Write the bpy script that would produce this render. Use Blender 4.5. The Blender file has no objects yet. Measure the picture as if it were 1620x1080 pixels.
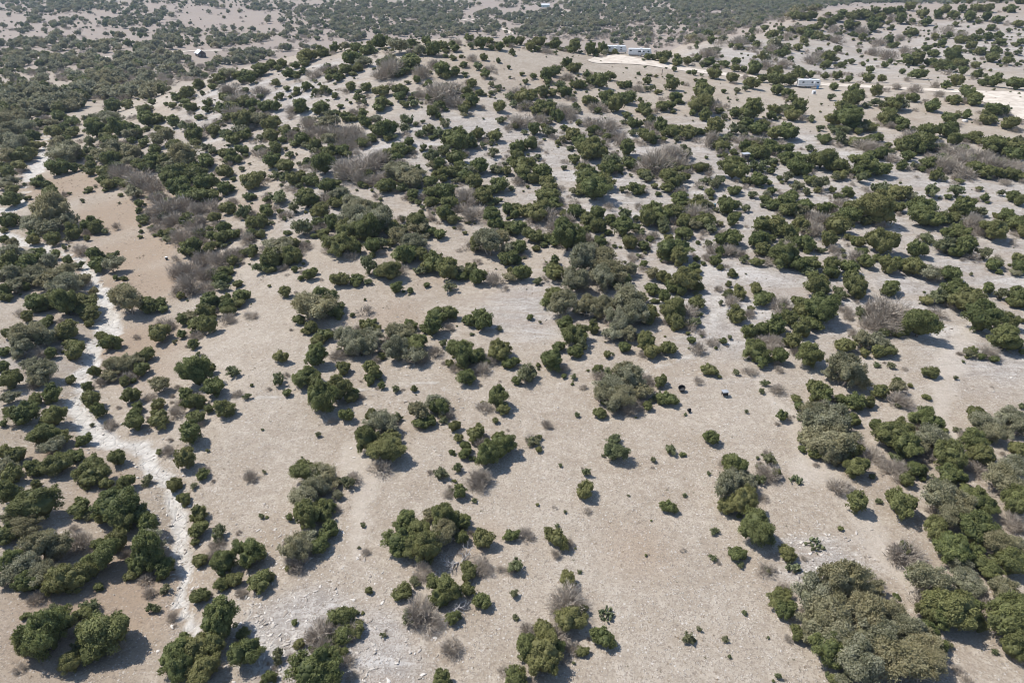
import bpy, math, random
import numpy as np

# ------------------------------------------------------------------ camera, sky, sun, exposure
scene = bpy.context.scene
COL = scene.collection
CAM_H = 55.0
PITCH = math.radians(30.3)
FPX = 1080.0                       # focal length in photograph pixels (1620 wide, 24 mm lens)
cam_data = bpy.data.cameras.new("camera")
cam_data.lens = 24.0; cam_data.sensor_width = 36.0
cam_data.clip_start = 0.5; cam_data.clip_end = 20000
cam = bpy.data.objects.new("camera", cam_data)
cam.location = (0, 0, CAM_H); cam.rotation_euler = (math.pi/2 - PITCH, 0, 0)
COL.objects.link(cam); scene.camera = cam

SUN_EL = math.radians(56)
SHADOW_DIR = math.radians(-24)     # heading of the shadows on the ground, from +X
sdx, sdy = math.cos(SHADOW_DIR), math.sin(SHADOW_DIR)
world = bpy.data.worlds.new("World"); scene.world = world; world.use_nodes = True
wn = world.node_tree.nodes; wl = world.node_tree.links
for n in list(wn): wn.remove(n)
wo = wn.new('ShaderNodeOutputWorld'); wb = wn.new('ShaderNodeBackground'); ws = wn.new('ShaderNodeTexSky')
ws.sky_type = 'NISHITA'; ws.sun_disc = False; ws.sun_elevation = SUN_EL
ws.sun_rotation = math.atan2(-sdx, -sdy)      # azimuth of the sun, clockwise from +Y
ws.altitude = 400; ws.air_density = 1.0; ws.dust_density = 0.6
wb.inputs['Strength'].default_value = 0.13
wl.new(ws.outputs[0], wb.inputs[0]); wl.new(wb.outputs[0], wo.inputs[0])
sun_data = bpy.data.lights.new("sun", 'SUN'); sun_data.energy = 4.0; sun_data.angle = math.radians(0.53)
sun_data.color = (1.0, 0.955, 0.90)
sun = bpy.data.objects.new("sun", sun_data)
from mathutils import Vector
ld = Vector((sdx*math.cos(SUN_EL), sdy*math.cos(SUN_EL), -math.sin(SUN_EL)))
sun.rotation_euler = ld.to_track_quat('-Z', 'Y').to_euler(); sun.location = (-60, 40, 120)
COL.objects.link(sun)
scene.view_settings.view_transform = 'Standard'; scene.view_settings.look = 'None'
scene.view_settings.exposure = 0.28; scene.view_settings.gamma = 1.0
scene.view_settings.use_curve_mapping = False
scene.cycles.filter_width = 1.0; scene.cycles.max_bounces = 4; scene.cycles.diffuse_bounces = 3; scene.cycles.glossy_bounces = 2; scene.cycles.transmission_bounces = 3
scene.render.resolution_x = 1024; scene.render.resolution_y = 682

HAZE = 0.00011                     # density of the air
rng = np.random.default_rng(7); random.seed(7)
cp, sp = math.cos(PITCH), math.sin(PITCH)

def ray(px, py):
    cx = (np.asarray(px, float) - 810) / FPX; cy = (540 - np.asarray(py, float)) / FPX
    return cx, cp + cy*sp, -sp + cy*cp           # per unit of depth along the view axis
def project(X, Y, Z):
    dz = Z - CAM_H
    d = Y*cp - dz*sp
    u = Y*sp + dz*cp
    d = np.where(d < 1, 1, d)
    return 810 + X/d*FPX, 540 - u/d*FPX, d

# ------------------------------------------------------------------ terrain heights
ctl = []
def cpx(px, py, z):
    dx, dy, dz = ray(px, py); t = (z - CAM_H)/dz
    ctl.append((float(dx*t), float(dy*t), z))
for a in [(810,1080,0),(0,1080,.5),(1620,1080,1),(400,1080,-.5),(1200,1080,.4),(810,800,0),(280,850,-1.6),(0,800,.2),(1620,800,1.5),(1200,800,.5),
          (810,600,.4),(400,600,.2),(150,600,-2),(0,600,-.5),(1250,600,1),(1620,600,1.8),(810,450,1.5),(400,450,-.5),(170,450,-2.8),(0,450,-1.5),(1200,450,2.6),(1620,450,3),
          (810,350,3),(450,350,1.5),(200,350,-3.2),(0,350,-3.4),(1200,350,4),(1620,350,4.2),(810,250,7),(480,250,4.5),(250,250,0),(60,250,-5),(1200,250,6.4),(1620,250,6),
          (810,170,12),(600,170,12),(430,170,8.5),(270,190,2),(90,190,-7),(1050,170,10.5),(1300,180,8),(1620,190,7.6),
          (330,128,9),(450,92,14),(560,70,18.3),(680,62,19.5),(770,62,19.5),(870,76,17.5),(960,95,14.2),(1060,106,12.2),(1160,121,10),(1278,138,8.2),(976,84,14.6),(1012,88,14.1),(1045,93,13.4),(1400,140,7.8),(1620,150,7.6),
          (0,150,-9),(100,125,-15),(320,86,-22),(100,60,-24),(450,35,-26),(230,160,-6)]:
    cpx(*a)
for a in [(1100,62,3),(1250,25,10),(1400,8,13.5),(1620,4,14),(1180,60,3.5),(1330,70,5),(1500,70,5)]: cpx(*a)
ctl += [(-250,-80,0),(250,-80,2),(0,-80,0),(-180,40,0),(180,40,2.2),(-300,430,-18),(-150,400,-10),(0,430,-12),(70,420,-9),(-200,520,-24),(0,520,-28),(90,520,-24),
        (0,720,-33),(-300,720,-26),(-600,600,-22),(-700,1000,-28),(0,1000,-32),(300,1000,-30),(800,1000,-26),(0,1500,-28),(-1000,1600,-20),(1100,1600,-24),
        (0,3000,0),(-2500,3000,0),(2500,3000,0),(0,7000,20),(-7000,7000,20),(7000,7000,20),(150,345,4.5),(250,335,2),(400,370,2),(200,440,0.5),
        (250,730,-16),(450,800,-20),(700,800,-14),(600,380,5),(170,560,-18),(-420,250,-6),(420,250,6)]
ctl = np.array(ctl)
def uv(X, Y): return np.stack([X/(Y+140.0)*2.6, np.log(np.maximum(Y+140.0, 5.0))*1.6], -1)
def tps(r2): return 0.5*r2*np.log(r2 + 1e-9)
_c = uv(ctl[:,0], ctl[:,1]); _n = len(_c)
_K = tps(((_c[:,None]-_c[None])**2).sum(-1)) + 1e-3*np.eye(_n)
_P = np.c_[np.ones(_n), _c]
_sol = np.linalg.solve(np.block([[_K, _P],[_P.T, np.zeros((3,3))]]), np.r_[ctl[:,2], 0,0,0])
def base_height(X, Y):
    p = uv(X, Y); out = np.empty(len(p))
    for i in range(0, len(p), 40000):
        q = p[i:i+40000]
        out[i:i+40000] = tps(((q[:,None]-_c[None])**2).sum(-1)) @ _sol[:_n] + _sol[_n] + q @ _sol[_n+1:]
    return out
_ng = np.random.default_rng(3).random((256,256))
def vnoise(X, Y, s):
    x = X/s + 1000.3; y = Y/s + 1000.7; xi = np.floor(x).astype(int); yi = np.floor(y).astype(int)
    fx = x-xi; fy = y-yi; fx = fx*fx*(3-2*fx); fy = fy*fy*(3-2*fy)
    g = lambda a,b: _ng[a % 256, b % 256]
    return (g(xi,yi)*(1-fx)+g(xi+1,yi)*fx)*(1-fy) + (g(xi,yi+1)*(1-fx)+g(xi+1,yi+1)*fx)*fy - 0.5

NU, NV = 560, 680
Us = np.linspace(-1.45, 1.45, NU)
Vs = np.linspace(math.log(140-95), math.log(140+7500), NV)
Yg = np.exp(Vs) - 140.0
GY = np.repeat(Yg[:,None], NU, 1); GX = Us[None,:]*(GY + 140.0)
gx, gy = GX.ravel(), GY.ravel()
gz = base_height(gx, gy)
gz += 0.9*vnoise(gx,gy,55) + 0.35*vnoise(gx,gy,17) + 0.16*vnoise(gx,gy,6) + 0.08*vnoise(gx,gy,2.6)
far = np.clip((gy-420)/300, 0, 1)
gz += far*(7*vnoise(gx,gy,260) + 3*vnoise(gx,gy,110))
GZ = gz.reshape(NV, NU)
def height(X, Y):
    X = np.asarray(X, float); Y = np.asarray(Y, float)
    fv = np.interp(np.log(np.maximum(Y+140.0, 20)), Vs, np.arange(NV)); fu = np.interp(X/(Y+140.0), Us, np.arange(NU))
    i = np.clip(fv.astype(int), 0, NV-2); j = np.clip(fu.astype(int), 0, NU-2)
    a = fv-i; b = fu-j
    return (GZ[i,j]*(1-b)+GZ[i,j+1]*b)*(1-a) + (GZ[i+1,j]*(1-b)+GZ[i+1,j+1]*b)*a
TT = np.exp(np.linspace(math.log(40), math.log(4000), 1600))
def hit(px, py, w=None, kc=0.0):
    """ground position under a crown seen centred at px,py and w pixels wide (kc: centre height / radius); returns X,Y,Z,depth"""
    px = np.atleast_1d(np.asarray(px, float)); py = np.atleast_1d(np.asarray(py, float))
    w = np.zeros_like(px) if w is None else np.atleast_1d(np.asarray(w, float))
    kc = np.broadcast_to(np.asarray(kc, float), px.shape)
    X = np.empty_like(px); Y = X.copy(); Z = X.copy(); D = X.copy()
    for s in range(0, len(px), 400):
        sl = slice(s, s+400)
        dx, dy, dz = [v[:,None] for v in ray(px[sl], py[sl])]
        wz = (kc[sl]*w[sl]*0.5/FPX)[:,None]
        gap = CAM_H + dz*TT - height(dx*TT, dy*TT) - wz*TT
        below = gap < 0
        k = np.where(below.any(1), below.argmax(1), len(TT)-1); k = np.maximum(k, 1)
        r = np.arange(len(k)); g0 = gap[r,k-1]; g1 = gap[r,k]
        f = np.clip(g0/(g0-g1+1e-9), 0, 1); t = TT[k-1] + f*(TT[k]-TT[k-1])
        X[sl] = dx[:,0]*t; Y[sl] = dy[:,0]*t; D[sl] = t
    Z = height(X, Y)
    return X, Y, Z, D

# carve the dry creek into the ground
CREEK = [[(300,985,18),(285,940,18),(290,890,18),(285,850,18),(268,800,22),(252,755,24),(212,706,26),(165,692,24),(130,660,20),(115,632,18),(124,602,16),(140,572,16),(168,527,22),(180,495,28),(170,460,22),(150,435,18),(128,412,12),(110,402,10),(83,397,12),(38,385,14),(0,366,14)],
         [(-20,330,10),(20,332,12),(40,310,10),(38,288,10),(57,265,14),(72,247,16),(68,220,9),(74,203,7)],
         [(470,1085,24),(440,1040,22),(415,985,16),(400,950,12)],
         [(405,628,9),(480,625,10),(560,618,12),(620,618,12),(690,608,12),(735,617,10)],
         [(1020,583,10),(1060,568,12),(1100,556,16),(1128,535,18),(1136,490,20),(1160,455,20)]]
def world_line(pts, wide=1.0):
    p = np.array(pts, float); n = []
    for a, b in zip(p[:-1], p[1:]):
        m = max(2, int(np.hypot(*(b-a)[:2])/6))
        n += [a + (b-a)*i/m for i in range(m)]
    n.append(p[-1]); n = np.array(n)
    X, Y, Z, D = hit(n[:,0], n[:,1])
    return np.c_[X, Y, n[:,2]*D/FPX*0.5*wide]
creek_lines = [world_line(c, 1.4) for c in CREEK]
def line_mask(X, Y, L, soft=1.0):
    """1 on the line, falling off past its half width"""
    out = np.zeros(len(X)); near = np.ones(len(X), bool)
    lo = L[:,:2].min(0)-25; hi = L[:,:2].max(0)+25
    idx = np.where((X>lo[0])&(X<hi[0])&(Y>lo[1])&(Y<hi[1]))[0]
    for s in range(0, len(idx), 20000):
        k = idx[s:s+20000]
        d = np.hypot(X[k,None]-L[None,:,0], Y[k,None]-L[None,:,1]) / np.maximum(L[None,:,2], .4)
        out[k] = np.clip(1.6 - d.min(1)*0.9/soft, 0, 1)
    return out
wob = 3.4*vnoise(gx,gy,5) + 1.6*vnoise(gx,gy,2.1); wob2 = 3.4*vnoise(gx,gy,5.7) + 1.6*vnoise(gx,gy,2.3)
creek_m = np.zeros(len(gx))
for i, L in enumerate(creek_lines):
    m = line_mask(gx+wob, gy+wob2, L)
    creek_m = np.maximum(creek_m, m if i < 2 else 0.6*m)
    if i < 2: gz -= 0.55*m
GZ = gz.reshape(NV, NU)

def blob(px, py, rad):
    X, Y, Z, D = hit([px], [py]); return np.exp(-((gx-X[0])**2+(gy-Y[0])**2)/rad**2)
rock = np.zeros(len(gx)); soil = np.zeros(len(gx)); smooth_m = np.zeros(len(gx))
for a in [(1000,300,45),(1300,330,45),(1500,300,50),(700,230,45),(900,230,40),(1200,250,45),(1150,480,22),(600,260,30),(520,330,14),(1450,420,30),(1250,440,25),(560,1050,7),(470,1000,6),(1580,560,14),(1300,900,5),
          (1500,60,120),(1250,90,80),(420,160,50),(1100,400,30),(860,480,14),(60,560,10)]:
    rock = np.maximum(rock, (.8 if a[2] > 8 else 1.0)*blob(*a))
for a in [(190,340,16),(215,400,14),(225,450,11),(215,545,9),(120,290,16),(150,960,9),(250,590,7),(170,780,6),(100,720,6),(880,130,7.9),(740,100,7.9),(760,850,3.5),(1010,870,5),(380,330,7.5),(620,500,7.5),(700,430,7.5)]:
    soil = np.maximum(soil, blob(*a)*(0.9 if a[2] > 8 else .5))
TRACK = [[(1190,600,20),(1235,660,26),(1290,740,30),(1350,800,34),(1420,900,40),(1500,1000,46)],[(1530,490,16),(1530,540,20),(1480,620,24),(1500,720,20)],[(560,700,26),(580,780,24),(560,880,24)]]
for c in TRACK: smooth_m = np.maximum(smooth_m, line_mask(gx+wob, gy+wob2, world_line(c), 1.6))
farg = np.clip((gy-380)/200, 0, 1)

# ------------------------------------------------------------------ helpers for materials and meshes
def new_mat(name):
    m = bpy.data.materials.new(name); m.use_nodes = True
    nt = m.node_tree; b = nt.nodes['Principled BSDF']
    return m, nt, b
def N(nt, typ, **kw):
    n = nt.nodes.new(typ)
    for k, v in kw.items():
        if k.startswith('i_'): n.inputs[k[2:].replace('_',' ')].default_value = v
        else: setattr(n, k, v)
    return n
def mixc(nt, fac, a, b, mode='MIX'):
    n = nt.nodes.new('ShaderNodeMix'); n.data_type = 'RGBA'; n.blend_type = mode; n.clamp_factor = True
    for sock, v in ((n.inputs[0], fac), (n.inputs[6], a), (n.inputs[7], b)):
        if hasattr(v, 'default_value') or hasattr(v, 'is_linked'): nt.links.new(v, sock)
        elif isinstance(v, tuple): sock.default_value = (*v, 1.0) if len(v) == 3 else v
        else: sock.default_value = v
    return n.outputs[2]
def ramp(nt, src, p0, p1, c0=0.0, c1=1.0):
    n = nt.nodes.new('ShaderNodeMapRange'); nt.links.new(src, n.inputs[0])
    for i, v in enumerate((p0, p1, c0, c1)): n.inputs[i+1].default_value = v
    return n.outputs[0]
def math2(nt, op, a, b):
    n = nt.nodes.new('ShaderNodeMath'); n.operation = op
    for s, v in ((n.inputs[0], a), (n.inputs[1], b)):
        if isinstance(v, (int, float)): s.default_value = v
        else: nt.links.new(v, s)
    return n.outputs[0]
def mesh_np(name, verts, faces, mat, smooth=False):
    """verts (n,3), faces (m,k) arrays -> mesh"""
    me = bpy.data.meshes.new(name); verts = np.asarray(verts, np.float32); faces = np.asarray(faces, np.int32)
    me.vertices.add(len(verts)); me.vertices.foreach_set('co', verts.ravel())
    k = faces.shape[1]
    me.loops.add(faces.size); me.loops.foreach_set('vertex_index', faces.ravel())
    me.polygons.add(len(faces)); me.polygons.foreach_set('loop_start', np.arange(0, faces.size, k, dtype=np.int32))
    me.update(calc_edges=True)
    if smooth: me.polygons.foreach_set('use_smooth', np.ones(len(faces), bool))
    me.materials.append(mat); me.validate(); return me
def link(name, data, parent=None, loc=None):
    o = bpy.data.objects.new(name, data); COL.objects.link(o)
    if parent: o.parent = parent
    if loc is not None: o.location = loc
    return o
def tag(o, label, cat, group=None):
    o['label'] = label; o['category'] = cat
    if group: o['group'] = group
    return o

# ------------------------------------------------------------------ ground material
def ground_material():
    m, nt, b = new_mat('limestone_ground'); L = nt.links
    tc = N(nt, 'ShaderNodeTexCoord'); P = tc.outputs['Object']
    at = lambda n: N(nt, 'ShaderNodeAttribute', attribute_name=n).outputs['Fac']
    creek, rk, so, sm, fr = at('creek'), at('rock'), at('soil'), at('smooth'), at('far')
    def noise(scale, det=5, rough=.6):
        n = N(nt, 'ShaderNodeTexNoise'); L.new(P, n.inputs['Vector']); n.inputs['Scale'].default_value = scale
        n.inputs['Detail'].default_value = det; n.inputs['Roughness'].default_value = rough; return n.outputs['Fac']
    n_big, n_mid, n_fine, n_vf = noise(.03), noise(.16, 6), noise(.9, 8, .78), noise(2.6, 5, .78)
    def vor(scale, feat='F1', rnd=1.0):
        v = N(nt, 'ShaderNodeTexVoronoi', feature=feat); L.new(P, v.inputs['Vector']); v.inputs['Scale'].default_value = scale
        v.inputs['Randomness'].default_value = rnd; return v
    v1, v2, v3 = vor(5.5), vor(2.6), vor(.42)
    def lum(v):
        s = N(nt, 'ShaderNodeSeparateColor'); L.new(v.outputs['Color'], s.inputs[0]); return s.outputs[0]
    # dry grass and thin soil between stones
    c = mixc(nt, ramp(nt, n_fine, .36, .64), (.315,.255,.190), (.525,.455,.368))
    c = mixc(nt, ramp(nt, n_mid, .46, .64, 0, .72), c, (.345,.278,.205))
    c = mixc(nt, ramp(nt, n_big, .40, .66, 0, .45), c, (.52,.462,.385))
    # brown soil of the meadows
    c = mixc(nt, ramp(nt, math2(nt, 'ADD', so, math2(nt,'MULTIPLY', n_fine, .35)), 0.30, .85, 0, .85), c, (.355,.268,.190))
    # rocky slopes
    rmask = ramp(nt, math2(nt, 'ADD', rk, math2(nt, 'MULTIPLY', n_mid, .9)), .78, 1.18)
    rcol = mixc(nt, ramp(nt, n_fine, .38, .64), (.32,.292,.265), (.60,.562,.515))
    c = mixc(nt, math2(nt, 'MULTIPLY', rmask, .72), c, rcol)
    # ledges that crop out along the contours
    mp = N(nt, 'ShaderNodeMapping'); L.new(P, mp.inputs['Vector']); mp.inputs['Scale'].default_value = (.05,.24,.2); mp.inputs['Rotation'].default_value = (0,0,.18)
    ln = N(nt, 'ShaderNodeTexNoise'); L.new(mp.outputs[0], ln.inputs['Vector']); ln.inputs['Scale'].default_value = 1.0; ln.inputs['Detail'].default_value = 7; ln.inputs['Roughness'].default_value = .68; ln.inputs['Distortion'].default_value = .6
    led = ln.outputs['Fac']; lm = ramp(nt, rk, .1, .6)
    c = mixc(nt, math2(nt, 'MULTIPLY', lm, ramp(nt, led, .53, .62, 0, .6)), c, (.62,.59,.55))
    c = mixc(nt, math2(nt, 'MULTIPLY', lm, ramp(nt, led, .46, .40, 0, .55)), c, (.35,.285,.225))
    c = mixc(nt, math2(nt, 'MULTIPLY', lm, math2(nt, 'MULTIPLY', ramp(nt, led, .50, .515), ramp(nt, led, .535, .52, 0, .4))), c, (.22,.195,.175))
    # pale chips of stone lying everywhere
    chip = math2(nt, 'MULTIPLY', ramp(nt, lum(v1), .70, .86), ramp(nt, v1.outputs['Distance'], .52, .36))
    chip = math2(nt, 'MULTIPLY', chip, ramp(nt, n_mid, .30, .55, .25, .95))
    chip = math2(nt, 'MULTIPLY', chip, ramp(nt, so, .2, .8, 1, .3))
    c = mixc(nt, math2(nt,'MULTIPLY',chip,.6), c, (.68,.625,.55))
    chip2 = math2(nt, 'MULTIPLY', ramp(nt, lum(v2), .84, .90), ramp(nt, v2.outputs['Distance'], .34, .24))
    c = mixc(nt, math2(nt, 'MULTIPLY', chip2, ramp(nt, so, .2, .8, .6, .2)), c, (.66,.62,.565))
    dk = math2(nt, 'MULTIPLY', ramp(nt, n_vf, .54, .66, 0, .85), ramp(nt, n_mid, .35, .6, .35, 1))
    c = mixc(nt, dk, c, (.17,.14,.115))
    sp2 = vor(8.0); c = mixc(nt, math2(nt, 'MULTIPLY', ramp(nt, lum(sp2), .30, .20), ramp(nt, n_fine, .35, .55, .2, .6)), c, (.24,.195,.155))
    # worn track
    c = mixc(nt, ramp(nt, math2(nt,'ADD', sm, math2(nt,'MULTIPLY', n_fine, .5)), .7, 1.4, 0, .6), c, (.56,.495,.415))
    # far valley soils, pinkish
    c = mixc(nt, math2(nt, 'MULTIPLY', fr, ramp(nt, n_big, .3, .6, .55, .9)), c, (.335,.275,.23))
    # creek bed: bare pale limestone with cracked ledges
    ve = vor(.75, 'DISTANCE_TO_EDGE'); ve2 = vor(2.4, 'DISTANCE_TO_EDGE')
    bed = mixc(nt, ramp(nt, n_fine, .32, .62), (.46,.425,.375), (.70,.66,.595))
    bed = mixc(nt, ramp(nt, ve.outputs['Distance'], .035, .0, 0, .6), bed, (.24,.225,.21))
    bed = mixc(nt, ramp(nt, ve2.outputs['Distance'], .03, .0, 0, .35), bed, (.3,.28,.26))
    cm = ramp(nt, math2(nt, 'ADD', creek, math2(nt, 'ADD', math2(nt, 'MULTIPLY', n_fine, .5), math2(nt, 'MULTIPLY', math2(nt, 'MULTIPLY', creek, n_mid), .8))), .85, 1.35)
    c = mixc(nt, cm, c, bed)
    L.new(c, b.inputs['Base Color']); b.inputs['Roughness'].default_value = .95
    b.inputs['Specular IOR Level'].default_value = .15
    h = math2(nt, 'ADD', math2(nt, 'MULTIPLY', n_fine, .5), math2(nt, 'MULTIPLY', chip, .16))
    h = math2(nt, 'ADD', h, math2(nt, 'MULTIPLY', n_vf, .14))
    h = math2(nt, 'ADD', h, math2(nt, 'MULTIPLY', math2(nt,'MULTIPLY', cm, ramp(nt, ve.outputs['Distance'], 0, .12)), .2))
    bp = N(nt, 'ShaderNodeBump'); bp.inputs['Strength'].default_value = .75; bp.inputs['Distance'].default_value = .55
    L.new(h, bp.inputs['Height']); L.new(bp.outputs[0], b.inputs['Normal'])
    return m
M_ground = ground_material()
ii, jj = np.meshgrid(np.arange(NV-1), np.arange(NU-1), indexing='ij')
k0 = (ii*NU + jj).ravel()
ground_me = mesh_np('ground', np.c_[gx, gy, gz], np.c_[k0, k0+1, k0+NU+1, k0+NU], M_ground, True)
for nm, arr in (('creek', creek_m), ('rock', rock), ('soil', soil), ('smooth', smooth_m), ('far', farg)):
    a = ground_me.attributes.new(nm, 'FLOAT', 'POINT'); a.data.foreach_set('value', np.asarray(arr, np.float32))
ground = link('ground', ground_me); ground['kind'] = 'structure'
# ------------------------------------------------------------------ plants read off the photograph: kind, then x,y,width
# per enlarged window (ox, oy, scale). j juniper, o live oak, b bare grey shrub, s grey-green shrub, c prickly pear, d dead tree
PLANTS = []
def plants(ox, oy, sc, text):
    kind = None
    for tok in text.split():
        if tok in 'jobscd': kind = tok; continue
        x, y, w = (float(v) for v in tok.split(','))
        PLANTS.append((kind, ox + x/sc, oy + y/sc, w/sc))
plants(0, 180, 4, """
o 60,40,160 40,120,150 130,80,150 60,200,160 50,270,120 180,10,90 60,430,110 20,450,80 330,60,90 370,190,120 410,255,200 690,30,150 830,140,90 720,220,120 660,260,130 830,250,110 1060,150,100 1000,180,90
o 1170,270,190 1120,310,100 830,300,80 840,490,100 330,640,220 220,700,190 430,680,150 300,740,180 160,900,130 60,900,130 300,960,120 720,960,130 400,1020,200 220,1030,180 60,1040,150 90,830,100
j 200,130,110 180,60,100 200,200,110 140,260,110 120,320,90 30,330,70 60,375,90 80,480,110 60,545,130 200,250,70 370,20,90 450,40,90 340,110,130 400,90,100 460,110,90 275,195,44 420,185,70 480,260,80 360,340,150
j 600,95,150 740,90,130 670,150,80 760,75,90 575,290,60 580,330,70 570,370,55 930,35,120 985,30,50 860,110,110 925,95,40 910,180,60 700,180,90 750,230,80 700,290,110 1015,95,75 1105,50,90 1075,30,50 1265,20,45
j 980,225,70 1085,210,90 1240,125,110 1395,55,45 1350,100,90 1450,25,70 1530,45,140 1600,40,80 1480,150,90 1550,135,80 1235,180,60 1420,250,80 1470,265,80 1530,230,70 1510,295,50 1300,300,110 1050,300,90 970,300,80 880,310,90 930,340,80
j 650,370,90 640,425,60 690,450,70 740,430,70 820,440,90 1090,400,150 1180,370,130 1250,400,110 1130,460,130 1300,450,110 1060,560,60 1200,510,120 1270,520,100 1340,510,90 1420,480,85 1440,600,90 1360,660,75 880,570,55 880,615,40 912,683,52 1160,690,50
j 1025,770,50 1085,765,75 1420,365,95 1590,430,120 1580,520,70 1415,720,80 1410,790,80 1350,770,80 1470,760,80 1330,850,70 1190,860,130 1245,880,60 1590,700,80 1590,760,60 1590,870,90 1470,940,60 1420,990,85 1505,1075,60
j 235,430,115 325,495,100 570,475,45 60,680,130 165,535,40 210,800,110 340,800,110 470,750,100 540,720,90 610,720,100 580,675,60 550,792,38 350,900,80 430,925,90 240,880,110 60,960,150 200,960,150 610,960,150 600,900,100 690,905,60 735,1040,35 780,1042,40 30,800,80 20,740,60
b 280,20,80 1310,80,110 1500,105,70 760,350,150 900,390,200 960,450,120 1000,520,130 1050,580,180 1150,560,150 1230,590,130 1320,570,120 1470,540,70 980,610,140 1000,660,130 1100,650,150 1230,680,150 990,720,90 1150,760,150 1270,740,140 1560,600,80 1280,900,150 1400,900,150 1560,780,100 1500,860,100 1200,970,180 1130,1000,140 1300,1000,160 550,740,80 500,850,130 520,1050,130
s 565,30,85 570,190,95 560,230,90 1165,85,80 1425,125,90 1305,215,80 1350,240,60 1540,630,110 545,480,25 515,548,30 290,542,50 435,505,30 410,850,60 500,965,85""")
plants(405, 180, 4, """
j 100,60,110 90,140,110 180,100,90 170,165,50 120,220,80 30,220,70 100,300,110 190,330,110 20,390,80 235,420,100 345,420,95 285,395,60 290,165,90 375,205,75 330,40,60 560,20,70 617,32,48 690,50,80 680,10,60 670,180,80 455,245,95 550,235,80 320,300,55 430,330,140
j 850,255,90 530,390,60 665,450,45 690,455,40 1010,360,80 825,455,105 995,515,75 735,484,25 820,100,130 760,100,80 900,205,95 965,180,65 930,230,80 1060,215,42 1095,95,80 1266,100,42 1290,165,140 1310,205,70 1350,180,50 1405,130,78 1520,145,75 1490,180,35 1265,270,110 1290,320,70 1165,320,80 1240,370,90 1180,380,80
j 1410,330,110 1610,300,60 1590,360,60 1320,390,90 1375,440,100 1540,445,120 1460,460,35 1100,420,90 1110,490,100 1200,500,130 1105,560,75 1180,410,60 1220,560,110 1435,535,100 1500,650,120 1590,610,80 1530,700,80 1600,740,60 1240,640,40 1200,640,100 1435,748,50 1395,835,90 1560,765,60 1600,920,100
j 320,540,140 450,460,110 500,560,90 560,545,80 405,620,95 730,605,70 385,685,70 480,680,110 560,720,120 640,740,140 720,740,150 830,700,70 880,740,100 425,755,75 367,773,35 525,825,160 150,627,30 70,610,100 30,690,90 20,760,70 1040,690,140 1090,740,80 740,845,110 930,895,130 990,850,80 1055,895,85
j 230,830,90 100,920,130 210,900,120 260,920,80 62,975,55 243,985,45 335,1025,75 285,1040,40 365,1000,50 525,1045,120 635,1040,90 850,1000,140 1130,940,150 1220,1000,130 1070,980,60 1355,990,100 1410,1040,110 1610,1000,40
o 30,40,110 450,60,130 760,40,70 470,170,120 900,360,180 980,400,160 1000,440,110 1480,830,170 1550,800,110 1590,870,80 540,520,120 610,590,180 680,620,150 620,660,160 760,700,180 1030,720,120 900,800,120 1000,810,140 150,850,180
b 230,120,80 50,230,110 330,40,140 540,110,200 420,110,150 320,120,100 620,90,120 650,150,130 550,180,120 370,320,100 600,330,220 700,280,200 780,260,150 660,390,130 750,400,120 920,310,120 800,380,110 1000,235,50 1060,510,80 1330,510,140 1300,580,100 1400,610,150 1290,715,50 440,525,110 1100,650,60 180,960,60 300,1000,60 1510,1040,110
s 30,150,60 215,258,65 117,390,75 190,400,70 280,462,55 140,520,140 160,450,30 600,410,50 920,470,80 860,140,80 955,45,95 1050,125,80 1170,120,85 1205,60,80 1433,200,52 1500,250,85 1190,230,90 1120,265,110 1080,260,50 1055,50,35 1510,350,90 1300,410,80 1520,560,60 1350,690,35 240,600,95 780,577,60 305,730,120 180,665,40 800,830,80 925,672,50 720,980,130""")
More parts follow.
